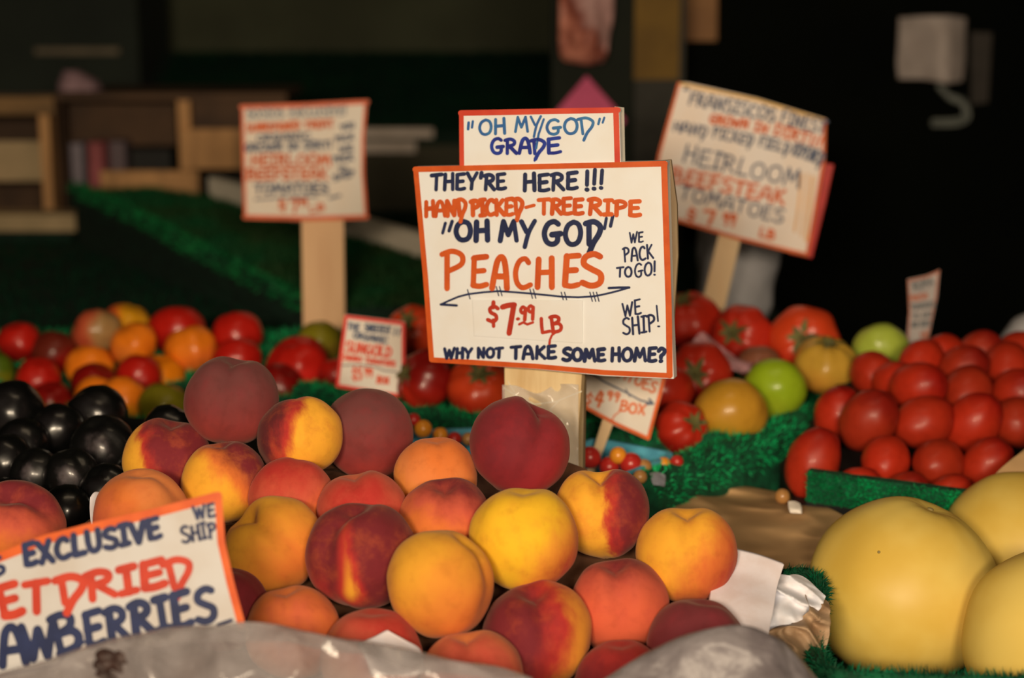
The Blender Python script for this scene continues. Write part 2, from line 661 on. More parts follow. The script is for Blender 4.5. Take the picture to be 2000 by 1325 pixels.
def write(s, p0, p1, h, w, slant=0.0, jit=.035, gap=GAP):
    """strokes, in photo coordinates, of string s along the base line p0-p1 with letter height h and pen width w"""
    adv = sum(GL[c][0] + gap for c in s) - gap
    bx, by = p1[0] - p0[0], p1[1] - p0[1]
    ln = math.hypot(bx, by)
    ex, ey = bx / ln, by / ln
    ux, uy = ey, -ex
    if slant:
        cs, sn = math.cos(slant), math.sin(slant)
        ux, uy = ux * cs - uy * sn, ux * sn + uy * cs
    k = ln / adv
    out, x = [], 0.0
    for c in s:
        gw, st = GL[c]
        jr, jh, jy = random.uniform(-jit, jit), 1 + random.uniform(-jit, jit) * 1.6, random.uniform(-jit, jit)
        for kind, pts in st:
            pts = list(pts)
            if kind == 'S':
                pts = catmull(pts, 5)
            q = []
            for (a, b) in pts:
                a2, b2 = (x + a + jr * b) * k, (b * jh + jy) * h
                q.append((p0[0] + ex * a2 + ux * b2, p0[1] + ey * a2 + uy * b2))
            out.append((q, w * random.uniform(.92, 1.1)))
        x += gw + gap
    return out


class Sign:
    """flat hand-lettered board standing on a plane through (px,py) at distance d, turned by yaw, leaning back by lean"""
    def __init__(self, name, px, py, d, yaw, lean, label, cat, base_z, group=None, loc_px=None):
        self.c = P(px, py, d)
        y, l = math.radians(yaw), math.radians(lean)
        self.n = Vector((-math.sin(y) * math.cos(l), -math.cos(y) * math.cos(l), math.sin(l)))
        b = self.hit(*(loc_px or (px, py)))
        self.org = Vector((b.x, b.y, base_z))
        self.root = thing(name, self.org, label, cat, group)

    def hit(self, px, py, off=0.0):
        r = ray(px, py)
        o = Vector((0, 0, CAM_H))
        c = self.c + self.n * off
        return o + r * ((c - o).dot(self.n) / r.dot(self.n))

    def board(self, name, poly, off, thick, mat, parent=None, bev=0.0006):
        pts = [self.hit(x, y, off) for x, y in poly]
        return MB().prism(pts, self.n * -thick).build(name, mat, parent or self.root, self.org, bev)

    def ink(self, name, strokes, off, mat, parent=None, label=None):
        verts, faces = [], []
        def add(pp):
            n = len(verts)
            lift = off + (len(faces) % 90) * 2.5e-6     # pen strokes lie one over another
            verts.extend(self.hit(x, y, lift) for x, y in pp)
            faces.append(tuple(range(n, n + len(pp))))
        for pts, w in strokes:
            h = w / 2
            for (x0, y0), (x1, y1) in zip(pts, pts[1:]):
                dx, dy = x1 - x0, y1 - y0
                l = math.hypot(dx, dy)
                if l < 1e-6:
                    continue
                nx, ny = -dy / l * h, dx / l * h
                add([(x0 + nx, y0 + ny), (x1 + nx, y1 + ny), (x1 - nx, y1 - ny), (x0 - nx, y0 - ny)])
            for (x, y) in pts:
                add([(x + h * math.cos(a), y + h * math.sin(a)) for a in (2 * math.pi * k / 8 + .3 for k in range(8))])
        o = mesh_obj(name, verts, faces, mat, parent or self.root, self.org)
        if label:
            o['label'] = label
        return o

    def border(self, poly, w, mat, off, parent=None, sides=None, inset=.5):
        cx, cy = sum(p[0] for p in poly) / len(poly), sum(p[1] for p in poly) / len(poly)
        q = []
        for x, y in poly:
            l = math.hypot(cx - x, cy - y)
            f = w * inset * 1.35 / l
            q.append((x + (cx - x) * f, y + (cy - y) * f))
        st = []
        k = len(q)
        for i in range(k):
            if sides is None or i in sides:
                st.append(([q[i], q[(i + 1) % k]], w))
        return self.ink('border', st, off, mat, parent)

    def stake(self, xl0, xr0, y0, xl1, xr1, y1, off, thick, mat, zb, name='stake'):
        """plank given by its left and right edge at rows y0 and y1, carried on down to height zb"""
        def down(x0, x1):
            lo, hi = 0.0, 60.0
            for _ in range(60):
                m = (lo + hi) / 2
                p = self.hit(x0 + (x1 - x0) * m, y0 + (y1 - y0) * m, off)
                if p.z > zb:
                    lo = m
                else:
                    hi = m
            return (x0 + (x1 - x0) * lo, y0 + (y1 - y0) * lo)
        a, b = down(xl0, xl1), down(xr0, xr1)
        return self.board(name, [(xl0, y0), (xr0, y0), b, a], off, thick, mat, bev=.0008)
# ------------------------------------------------------------------ materials
M = {}
M['paper'] = plain('sign_paper', col(240, 221, 194), .38, col(232, 210, 180), 14, coat=.35)
M['paper_far'] = plain('sign_paper_far', col(205, 178, 145, 2.25), .45, col(196, 166, 132, 2.25), 14, coat=.1)
M['paper_right'] = plain('sign_paper_right', col(214, 186, 156, 2.1), .4, col(206, 172, 138, 2.1), 14, coat=.15)
M['paper_small'] = plain('small_sign_paper', col(212, 186, 154, 1.88), .42, col(204, 174, 140, 1.88), 18, coat=.15)
M['paper_front'] = plain('front_sign_paper', col(226, 204, 178, 1.13), .45, col(214, 186, 156, 1.13), 14, coat=.1)
M['navy'] = plain('navy_ink', col(30, 38, 66), .5, col(22, 30, 56), 60)
M['blue'] = plain('blue_ink', col(40, 82, 126), .5, col(56, 106, 136), 60)
M['royal'] = plain('royal_blue_ink', col(22, 34, 104), .5, col(32, 54, 126), 60)
M['orange'] = plain('orange_ink', col(210, 84, 24), .5, col(196, 70, 16), 50)
M['redink'] = plain('red_ink', col(190, 52, 26), .5, col(174, 42, 20), 50)
M['rededge'] = plain('red_border_ink', col(212, 70, 40), .45, col(198, 56, 34), 30)
M['grey'] = plain('grey_ink', col(120, 112, 102, 2.2), .6)
M['navy_far'] = plain('faded_navy_ink', col(58, 60, 68, 2.2), .6, col(74, 74, 78, 2.2), 50)
M['orange_far'] = plain('faded_orange_ink', col(176, 76, 32, 2.2), .6, col(162, 66, 26, 2.2), 50)
M['wood'] = plain('stake_wood', col(226, 184, 124), .55, col(206, 158, 98), 9, stretch=(6, 6, .7))
M['wood_side'] = plain('stake_edge_wood', col(150, 118, 78), .6, col(120, 90, 56), 14, stretch=(6, 6, .5))
M['wood_far'] = plain('far_stake_wood', col(196, 144, 94, 2.3), .55, col(170, 120, 76, 2.3), 9, stretch=(6, 6, .7))
M['wood_right'] = plain('right_stake_wood', col(220, 174, 118, 2.1), .55, col(204, 154, 100, 2.1), 9, stretch=(6, 6, .7))
M['turf'] = plain('turf_base', col(0, 70, 36, 1.8), .9, col(2, 44, 22, 1.8), 60)
M['blade'] = plain('turf_blade', col(8, 152, 76, 1.8), .6, col(4, 100, 46, 1.8), 24, spec=.25)
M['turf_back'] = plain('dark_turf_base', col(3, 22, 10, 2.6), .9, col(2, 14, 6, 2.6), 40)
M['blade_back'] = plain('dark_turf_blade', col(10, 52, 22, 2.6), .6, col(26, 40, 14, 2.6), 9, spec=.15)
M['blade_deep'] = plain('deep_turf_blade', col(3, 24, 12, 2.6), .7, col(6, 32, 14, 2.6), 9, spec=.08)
M['kraft'] = plain('brown_kraft_paper', col(188, 138, 84, 1.6), .7, col(162, 116, 68, 1.6), 7, bmp=.2)
M['kraft_light'] = plain('crumpled_kraft_paper', col(186, 142, 98, 1.4), .6, col(140, 100, 62, 1.4), 40)
M['liner'] = plain('crate_liner_paper', col(96, 56, 30), .8, col(60, 32, 18), 18)
M['foam'] = plain('white_foam', col(226, 200, 180, 1.4), .75, col(218, 188, 166, 1.4), 50, bmp=.15)
M['tissue'] = plain('white_tissue', col(244, 224, 204, 1.42), .7, col(232, 208, 186, 1.42), 60)
M['black'] = plain('black_board', col(16, 14, 10, 2.0), .6, col(8, 8, 6, 2.0), 20)
M['melon'] = plain('yellow_melon_rind', col(234, 186, 84, 1.42), .45, col(222, 168, 62, 1.42), 9, spec=.35, bmp=.03)
M['stem'] = plain('tomato_stem', col(92, 82, 36, 2.0), .75, col(66, 54, 24, 2.0), 80)
M['stemr'] = plain('dry_stem', col(120, 96, 50, 2.0), .7)
M['carton'] = plain('blue_carton_pulp', col(86, 152, 152, 1.75), .7, col(66, 124, 128, 1.75), 40)
M['crate'] = plain('crate_wood', col(88, 60, 30, 3.3), .7, col(70, 47, 23, 3.3), 6, stretch=(1, 4, 6))
M['crate_tan'] = plain('crate_wood_tan', col(122, 82, 44, 3.3), .7, col(98, 65, 34, 3.3), 6, stretch=(6, 4, 1))
M['crate_dark'] = plain('crate_wood_dark', col(52, 32, 16, 3.3), .7, col(34, 20, 10, 3.3), 6)
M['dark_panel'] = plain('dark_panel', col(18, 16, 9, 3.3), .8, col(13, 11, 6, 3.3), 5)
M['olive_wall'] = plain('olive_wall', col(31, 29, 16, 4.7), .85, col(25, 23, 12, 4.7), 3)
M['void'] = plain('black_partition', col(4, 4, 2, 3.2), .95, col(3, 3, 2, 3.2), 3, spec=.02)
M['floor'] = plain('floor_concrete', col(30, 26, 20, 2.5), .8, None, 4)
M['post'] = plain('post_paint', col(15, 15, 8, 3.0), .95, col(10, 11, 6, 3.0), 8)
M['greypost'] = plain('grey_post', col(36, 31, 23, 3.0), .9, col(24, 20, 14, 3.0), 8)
M['pale_slat'] = plain('pale_slat', col(126, 106, 86, 3.9), .7, col(104, 86, 68, 3.9), 5)
M['white_board'] = plain('whitish_board', col(165, 145, 116, 3.0), .7, col(140, 120, 94, 3.0), 6)
M['pale_board'] = plain('pale_board', col(116, 90, 58, 3.2), .7, col(94, 74, 46, 3.2), 6)

# ------------------------------------------------------------------ the room
def structure(o, label=None):
    o['kind'] = 'structure'
    if label:
        o['label'] = label
    return o

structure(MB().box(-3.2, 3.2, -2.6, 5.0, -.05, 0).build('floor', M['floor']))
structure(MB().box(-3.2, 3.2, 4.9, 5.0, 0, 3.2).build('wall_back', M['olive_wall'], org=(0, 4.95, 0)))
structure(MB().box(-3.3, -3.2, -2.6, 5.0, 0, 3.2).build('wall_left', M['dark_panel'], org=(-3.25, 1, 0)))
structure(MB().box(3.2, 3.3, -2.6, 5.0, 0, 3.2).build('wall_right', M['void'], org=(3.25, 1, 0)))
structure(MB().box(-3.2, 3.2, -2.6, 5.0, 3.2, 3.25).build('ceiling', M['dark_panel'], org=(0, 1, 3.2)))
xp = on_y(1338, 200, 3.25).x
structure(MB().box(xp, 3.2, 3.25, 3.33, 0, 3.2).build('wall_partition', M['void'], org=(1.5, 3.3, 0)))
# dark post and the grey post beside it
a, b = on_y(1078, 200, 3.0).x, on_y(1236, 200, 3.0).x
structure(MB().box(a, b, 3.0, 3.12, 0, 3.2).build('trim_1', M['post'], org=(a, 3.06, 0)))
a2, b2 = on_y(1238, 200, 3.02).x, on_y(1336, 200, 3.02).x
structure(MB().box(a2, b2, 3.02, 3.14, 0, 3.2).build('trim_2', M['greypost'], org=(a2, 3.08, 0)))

# ------------------------------------------------------------------ the stall
t = thing('stall_table', (0, 1.6, 0), 'long wooden stall table carrying all the fruit displays', 'table')
MB().box(-1.0, 1.0, .92, 2.28, .76, .80).build('table_top', M['crate_dark'], t, t.location, .004)
MB().box(-.98, .98, .94, .96, .60, .76).build('apron', M['crate_dark'], t, t.location, .002)
for x in (-.95, .95):
    for y in (.97, 2.22):
        MB().box(x - .035, x + .035, y - .035, y + .035, 0, .76).build('leg', M['crate_dark'], t, t.location, .003)
pl = [(-.98, 1.40), (-.50, 1.40), (-.50, 1.62), (-.14, 1.62), (-.14, 1.475), (.285, 1.475), (.285, 1.58), (.98, 1.58), (.98, 2.26), (-.98, 2.26)]
tag(MB().prism([(x, y, .8005) for x, y in pl], (0, 0, .068)).build('display_riser', M['black'], org=(0, 1.9, .80), bev=.003),
    'low black platform lifting the tomatoes above the table', 'riser')

# ------------------------------------------------------------------ fruit piles
PEACH = [(452,781,90,1.443),(586,853,82,1.424),(718,846,88,1.469),(327,897,84,1.439),(438,940,83,1.403),(572,973,82,1.38),(276,1008,93,1.349),(30,1037,97,1.338),(536,1066,96,1.32),(708,1000,86,1.354),(852,932,80,1.398),(869,1021,91,1.34),(1015,872,97,1.4),(706,1083,106,1.288),(861,1140,107,1.246),(1023,1052,104,1.302),(1176,1000,92,1.352),(1341,1082,97,1.331),(1209,1183,96,1.3),(1050,1238,105,1.265),(922,1326,100,1.216),(727,1284,98,1.226),(573,1235,92,1.252),(1362,1262,96,1.263),(1214,1342,92,1.238),(440,1190,84,1.281)]
YEL, GOLD, ORG, PALE = (247,162,44), (240,144,44), (228,112,44), (232,128,62)
RED, PINK, DEEP, PLUMC, MAUVE = (190,50,38), (208,86,56), (124,38,38), (100,36,34), (112,56,48)
# axis, crease direction, ground, mid, deep colour, blush direction, edge, softness, crease depth, label
PD = [
 ((.12,1,.05),(-.1,.3,1),(158,56,44),(124,50,42),MAUVE,(.1,.9,.3),-.1,.6,.10,'big dusky maroon peach at the upper left top of the pile'),
 ((-.3,1,-.2),(.6,.2,1),YEL,RED,PLUMC,(-1,.25,.1),.25,.28,.03,'half yellow half maroon peach wedged between the two upper left maroon ones'),
 ((.0,.25,-1),(0,1,.1),(170,54,42),(134,50,42),MAUVE,(-.1,.8,.4),-.1,.6,.0,'smooth round dusky maroon peach behind the pile below the small cherry tomato sign'),
 ((.15,1,.15),(.2,.2,1),YEL,RED,DEEP,(.85,.45,.3),-.02,.25,.09,'red peach with a yellow left cheek next to the black plums'),
 ((-.1,1,.1),(.6,.1,1),YEL,ORG,DEEP,(.75,.7,-.1),.16,.35,.06,'orange yellow peach above the upper right corner of the front sign'),
 ((.1,.9,-.3),(0,.2,1),ORG,PINK,RED,(-.2,.9,.3),.2,.5,.03,'orange peach blushed red on top, left of the round maroon peach base'),
 ((0,1,.25),(1,0,.2),PALE,ORG,PINK,(-.6,-.2,.4),.35,.6,.05,'broad pale orange peach peeking over the top edge of the front sign'),
 ((-.05,.86,.55),(1,.0,.15),ORG,PINK,DEEP,(.25,1,.1),.25,.4,.11,'creased orange red peach at the far left edge above the front sign'),
 ((-.66,.74,.25),(.25,.35,1),YEL,GOLD,ORG,(.6,-.3,.5),.25,.6,.15,'large golden peach with a deep crease just right of the front sign'),
 ((-.2,1,.1),(.0,.1,1),PALE,PINK,RED,(-.1,.3,1),.15,.6,.09,'pink red peach in the middle of the pile above the striped one'),
 ((0,1,.2),(.3,0,1),GOLD,PALE,ORG,(.3,.7,.4),.1,.6,.03,'pale orange peach half hidden left of the dark red top peach'),
 ((.0,.9,.38),(.1,-.2,1),ORG,PINK,DEEP,(.3,.95,-.1),.22,.5,.11,'orange red peach with a dark stem hollow below the dark red top peach'),
 ((.42,.88,.12),(.35,-.1,.9),RED,(160,40,38),DEEP,(-.3,.5,.5),-.3,.7,.11,'dark crimson peach at the very top in front of the sign stake'),
 ((-.12,.97,.22),(-.62,.0,.8),YEL,RED,DEEP,(.3,.35,.5),-.6,.5,.12,'large dark red peach streaked with a yellow stripe left of the front yellow one'),
 ((.55,.8,.1),(.9,.1,.35),YEL,GOLD,ORG,(.5,-.65,.35),.1,.6,.09,'large golden orange peach with a small dent in the front middle'),
 ((.0,1,.12),(-.12,0,1),(252,180,36),GOLD,RED,(.8,-.5,.05),.5,.4,.035,'bright yellow peach in the centre directly below the dark crimson one'),
 ((-.08,1,.1),(.0,.15,1),YEL,RED,DEEP,(.95,.1,.25),.3,.22,.17,'cleft peach yellow on the left and red on the right beside the stake'),
 ((.0,1,.15),(-.05,0,1),YEL,ORG,RED,(.75,-.55,.1),.3,.5,.11,'yellow orange peach at the right end leaning on the white foam'),
 ((-.12,.96,.25),(.0,.0,1),(222,92,54),PINK,DEEP,(.05,1,-.15),.35,.5,.11,'rosy red peach with a dark top right of the big crimson and gold one'),
 ((-.1,.93,.35),(.2,0,1),GOLD,RED,DEEP,(-.8,.15,.35),-.1,.45,.12,'big crimson peach with a golden right shoulder at the front'),
 ((-.15,1,.15),(.1,.1,1),PALE,PINK,RED,(.1,-.1,1),.35,.6,.10,'pink orange peach cut by the bottom edge of the photo'),
 ((0,1,.1),(1,0,0),PALE,PINK,RED,(.5,.7,.2),.15,.6,.02,'pinkish peach behind the white paper corner at the bottom'),
 ((-.2,1,.1),(.2,.1,1),PALE,ORG,PINK,(.2,.4,.9),.4,.6,.05,'dull orange peach right below the front sign corner'),
 ((.1,1,.1),(1,0,.2),(168,58,48),(144,48,44),(122,46,44),(0,.5,1),-.2,.6,.03,'dark maroon peach above the right plastic bag'),
 ((.0,1,.1),(0,0,1),RED,DEEP,RED,(0,1,.1),.2,.6,.03,'brick red peach at the bottom between the two plastic bags'),
 ((0,1,.1),(1,0,.2),RED,DEEP,DEEP,(0,.5,.5),-.4,.6,.02,'dark red peach almost hidden behind the front sign'),
]
pitems = []
for i, ((px, py, r, d), (ax, cr, c1, c2, c3, bd, t0, w, cd_, lab)) in enumerate(zip(PEACH, PD)):
    R = r * d / FPX
    p = P(px, py, d)
    Mx = axes(ax, cr)
    bl = Mx.transposed() @ vdir(*bd).normalized()
    m = skin('peach_skin', col(*c1, d), col(*c2, d), col(*c3, d), bl, t0, w, amp=.42, nscale=1.3, rough=.8, sheen=.12,
             sheen_tint=(1, .68, .56, 1), spec=.12, speck=.14, streak=(1.7, 1.7, .7), mottle=col(*((c1[0] + c2[0]) * .47, (c1[1] + c2[1]) * .42, (c1[2] + c2[2]) * .5), d),
             stripe=(Mx.transposed() @ vdir(1, .12, 0).normalized(), Mx.transposed() @ vdir(-.2, .1, 1).normalized(), .16, .42) if i == 13 else None)
    fruit('peach', p, R * 1.02, ax, cr, m, lab, 'peach', 'pile of peaches', nr=48, ns=72, crease=cd_, cw=.3,
          dim=.09 + cd_ * .4, dimw=.26, bdim=.03, tip=.05, bump_=.05, bs=1.1, seed=i * 3.1, sz=.97)
    pitems.append((p, R))

bed('peach_crate_liner', pitems, (-.47, .165), [(-.47, 1.075), (.165, 1.075)],
    [(-.47, 1.315), (-.36, 1.33), (-.30, 1.41), (-.2, 1.435), (.06, 1.42), (.10, 1.34), (.165, 1.27)], .801,
    lambda x, y: .875 + max(0, y - 1.1) * .36, M['liner'], 44, 30, 'brown paper lined slope under the peach pile', 'display bed', amp=.004)

PLUM = [(22,806,62,1.635),(190,810,58,1.661),(112,838,50,1.623),(203,877,64,1.56),(330,848,56,1.573),(45,868,52,1.587),(12,900,52,1.545),(72,928,52,1.522),(140,932,54,1.498),(212,962,56,1.476),(10,985,50,1.491),(130,1000,52,1.446),(275,925,50,1.537)]
PLL = ['black plum topping the stack at the far left edge', 'black plum at the peak of the stack under the orange tomatoes',
       'black plum tucked between the two topmost plums', 'large black plum with a dusty grey bloom left of the red and yellow peach',
       'black plum behind the red and yellow peach', 'black plum in the second row, left of the middle of the plum stack',
       'black plum at the left edge with a long highlight in the third row', 'black plum with a pale bloom spot above the left peach',
       'black plum with a bluish bloom spot right of the pale spotted one', 'black plum low beside the pale orange peach',
       'black plum at the left edge right behind the creased left peach', 'lowest black plum between the two left peaches',
       'black plum squeezed behind the pale orange peach']
bl_ = (vdir(.1, .15, 1)).normalized()
litems = []
for i, ((px, py, r, d), lab) in enumerate(zip(PLUM, PLL)):
    R, p = r * d / FPX, P(px, py, d)
    ax = (random.uniform(-.6, .6), random.uniform(.3, 1), random.uniform(-.5, .6))
    cr = (random.uniform(-1, 1), random.uniform(-.4, .4), random.uniform(-.2, 1))
    Mx = axes(ax, cr)
    bloom = i in (3, 7, 8)
    m = skin('plum_skin', col(9, 8, 6, d), col(17, 13, 11, d), col(100, 82, 74, d) if bloom else col(25, 20, 18, d),
             Mx.transposed() @ vdir(.05, .1, 1).normalized(), .86 if bloom else .8, .2, amp=.2, nscale=2.4, rough=.30 if not bloom else .38,
             coat=.25, spec=.5, speck=.4)
    fruit('plum', p, R, ax, cr, m, lab, 'plum', 'stack of black plums', nr=28, ns=44, crease=.04, dim=.10, dimw=.22,
          sx=random.uniform(.97, 1.06), sz=1.04, bump_=.05, seed=i)
    litems.append((p, R))
bed('plum_tray_liner', litems, (-.56, -.205), [(-.56, 1.39), (-.44, 1.39), (-.395, 1.36), (-.35, 1.36), (-.30, 1.44), (-.205, 1.47)],
    [(-.56, 1.70), (-.205, 1.66)], .869, lambda x, y: .905 + max(0, y - 1.4) * .2, M['black'], 24, 20,
    'black lined slope under the black plums', 'display bed')

# ---- tomatoes on the left
LTOM = [(38,668,40,2.137),(105,690,42,2.124),(-8,722,36,2.08),(75,742,42,2.06),(190,648,46,2.145),(248,638,48,2.196),(345,645,54,2.173),(260,672,46,2.125),(374,682,50,2.122),(463,654,48,2.152),(176,718,46,2.112),(185,752,44,2.067),(272,735,42,2.039),(315,732,44,2.086),(188,778,42,2.022),(240,782,46,1.992),(320,796,50,1.976),(100,785,40,2.018),(462,704,46,2.099),(582,712,60,2.092),(624,672,44,2.145),(548,752,44,2.038),(655,732,34,2.068)]
TR, TDR, TBR, TOR, TYE, TGR, TOL, TPK = (146,18,8), (104,10,5), (80,22,10), (196,94,14), (168,106,10), (60,70,8), (100,84,12), (150,58,30)
TSP = [  # ground, blush, squash, label
 (TR, TDR, .9, 'shiny red tomato at the upper left edge of the left tomato pile'),
 (TBR, TDR, .95, 'brownish red tomato in shade right of the shiny left edge one'),
 (TGR, TOL, .9, 'green tomato cut by the left edge of the photo'),
 (TR, TDR, .95, 'red tomato with a bright spot just above the left plums'),
 (TPK, (130,92,48), .85, 'pinkish heirloom tomato with a greenish cheek'),
 (TYE, (170,60,22), .85, 'two-tone red and yellow heirloom tomato on top of the left pile'),
 (TR, TDR, .82, 'wide red tomato on top of the left pile with a pale highlight'),
 (TOR, (170,82,22), .8, 'flattened dull orange tomato below the two-tone one'),
 (TOR, (190,84,24), .85, 'orange heirloom tomato left of the red ones behind the top maroon peach'),
 (TR, TDR, .9, 'red tomato left of the far sign stake at the end of the top row'),
 (TOR, TYE, .9, 'orange tomato arched over a dark red one in the left pile'),
 (TDR, TBR, .9, 'dark red tomato under the arched orange one'),
 (TR, TDR, .9, 'dark red tomato left of the bright orange one'),
 ((206,104,8), TOR, .75, 'bright glossy orange oval tomato in the left pile'),
 (TOR, TYE, .95, 'orange tomato just behind the highest black plum, left side'),
 (TOR, (236,140,26), .95, 'orange tomato just right of the highest black plum'),
 (TOL, (110,104,14), .9, 'olive green tomato left of the top maroon peach'),
 (TDR, TR, .9, 'small dark red tomato low between the plums at the left'),
 (TR, TDR, .85, 'red tomato touching the outline of the top maroon peach'),
 (TR, (186,30,20), .82, 'large red tomato left of the small cherry tomato sign'),
 (TOL, (96,70,16), .9, 'olive brown tomato at the foot of the far sign stake'),
 (TDR, TBR, .8, 'dark red tomato with a pale highlight right of the top maroon peach'),
 (TR, TDR, .9, 'small red tomato half behind the small cherry tomato sign'),
]
titems = []
for i, ((px, py, r, d), (c1, c2, sq, lab)) in enumerate(zip(LTOM, TSP)):
    R, p = r * d / FPX, P(px, py, d)
    ax = (random.uniform(-.5, .5), random.uniform(.6, 1), random.uniform(-.7, .5))
    if i in (5,):
        ax = (.3, .9, .2)
    cr = (1, 0, .2)
    Mx = axes(ax, cr)
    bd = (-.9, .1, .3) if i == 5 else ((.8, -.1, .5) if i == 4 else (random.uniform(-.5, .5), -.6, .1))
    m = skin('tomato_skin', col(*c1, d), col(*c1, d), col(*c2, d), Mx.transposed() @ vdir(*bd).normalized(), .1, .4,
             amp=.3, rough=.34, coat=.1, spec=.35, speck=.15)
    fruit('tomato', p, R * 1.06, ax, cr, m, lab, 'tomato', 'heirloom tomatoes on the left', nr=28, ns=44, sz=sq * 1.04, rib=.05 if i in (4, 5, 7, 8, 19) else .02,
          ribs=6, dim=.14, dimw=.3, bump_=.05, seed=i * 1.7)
    titems.append((p, R * sq))

# ---- beefsteak tomatoes in the middle and on the right
BEEF = [(808,648,52,2.04),(830,742,58,1.888),(938,758,62,1.871),(764,740,40,1.922),(1345,628,61,2.073),(1448,658,60,2.026),(1570,668,68,2.008),(1366,732,62,1.914),(1612,714,60,1.94),(1720,682,51,1.987),(1514,760,57,1.875),(1427,810,68,1.81),(1332,838,52,1.775),(1300,768,54,1.864),(1482,712,40,1.943),(1040,690,60,1.975),(1180,720,60,1.931)]
BR_, BRO, BDK, BYE, BGR, BLG = (160,32,14), (172,48,16), (112,13,7), (164,116,34), (128,138,18), (142,142,44)
BSP = [  # colours, axis (where the stem looks), squash, stem, label
 (BRO, BR_, (-.25,.5,.8), .85, 1, 'red tomato with its stem showing right above the small cherry tomato sign'),
 (BDK, BR_, (-.8,.3,.5), .85, 1, 'dark red tomato under the lower left corner of the main sign'),
 (BRO, BR_, (.0,.55,.8), .82, 1, 'red tomato with its stem showing left of the main stake'),
 (BDK, BDK, (-.2,.6,-.5), .9, 0, 'dark red tomato behind the right edge of the small cherry tomato sign'),
 (BR_, BDK, (-.25,.85,.45), .86, 1, 'red tomato right of the main sign at the foot of the tilted sign stake'),
 (BR_, BDK, (-.5,.15,.85), .84, 1, 'red tomato with a green stem right of the tilted sign stake'),
 (BRO, BR_, (-.25,.15,.95), .82, 1, 'largest red orange tomato with a green stem, highest on the right'),
 (BR_, BDK, (-.3,.05,.95), .82, 1, 'red tomato facing front with its stem beside the main sign corner'),
 (BYE, (176,110,34), (.05,.86,.5), .88, 1, 'olive yellow tomato with a dark stem below the largest red one'),
 (BLG, (150,160,50), (.0,.8,-.6), .85, 0, 'pale green tomato left of the narrow sign'),
 (BGR, (140,140,24), (.3,.4,-.8), .92, 0, 'lime green tomato between the two yellow tomatoes'),
 ((172,114,28), (118,100,12), (-.4,.6,-.7), .95, 0, 'big golden yellow tomato at the front of the right tomatoes'),
 (BR_, BDK, (.5,.3,.7), .85, 1, 'dark red tomato left of the big golden yellow tomato'),
 (BR_, BDK, (-.3,.6,-.5), .85, 0, 'red tomato hidden behind the lower right corner of the main sign'),
 ((110,60,36), (90,40,24), (0,1,0), .9, 0, 'small brown red tomato in the gap behind the lime green one'),
 (BR_, BDK, (0,.9,.3), .85, 0, 'red tomato straight behind the main sign'),
 (BR_, BDK, (0,.9,.3), .85, 0, 'red tomato behind the right half of the main sign'),
]
for i, ((px, py, r, d), (c1, c2, ax, sq, st, lab)) in enumerate(zip(BEEF, BSP)):
    R, p = r * d / FPX, P(px, py, d)
    cr = (1, .1, .2)
    Mx = axes(ax, cr)
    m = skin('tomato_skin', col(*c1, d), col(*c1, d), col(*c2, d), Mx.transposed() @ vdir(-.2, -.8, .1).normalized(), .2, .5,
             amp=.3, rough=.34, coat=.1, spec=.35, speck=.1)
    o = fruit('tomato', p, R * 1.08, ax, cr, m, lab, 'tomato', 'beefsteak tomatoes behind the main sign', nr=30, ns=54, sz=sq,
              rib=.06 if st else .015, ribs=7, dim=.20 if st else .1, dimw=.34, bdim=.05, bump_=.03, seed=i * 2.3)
    if st:
        calyx(o, R, R * sq * (1 - .20) * 1.02, M['stem'])
    titems.append((p, R * sq))

bed('tomato_display', titems, (-.74, .47),
    [(-.74, 1.84), (-.40, 1.87), (-.24, 1.95), (-.1, 1.87), (-.02, 1.81), (.08, 1.765), (.15, 1.735), (.18, 1.70), (.22, 1.69), (.28, 1.72), (.37, 1.88), (.47, 1.92)],
    [(-.74, 2.21), (.08, 2.20), (.25, 2.10), (.47, 1.985)], .869, lambda x, y: .908 + max(0, y - 1.8) * .12 if x > .13 else .918 + max(0, y - 1.95) * .1,
    M['turf'], 70, 26, 'green artificial turf bed under the heirloom and beefsteak tomatoes', 'display bed',
    turf=(16000, .007, .0016, M['blade']))
turf_strip('turf_edging', [on_z(585, 768, .926), on_z(760, 803, .926), on_z(960, 834, .926), on_z(1150, 846, .926), on_z(1330, 866, .926), on_z(1420, 872, .922)],
           .013, M['turf'], M['blade'], 90000, .007, .0016, .05, 'green turf edging along the front of the tomato bed', 'turf edging')
turf_strip('turf_edging', [on_z(1238, 985, .908), on_z(1310, 950, .908), on_z(1420, 905, .908), on_z(1520, 868, .908), on_z(1570, 830, .912)],
           .026, M['turf'], M['blade'], 60000, .007, .0016, .045, 'wide green turf covered divider running from the peaches to the plum tomatoes', 'turf edging')

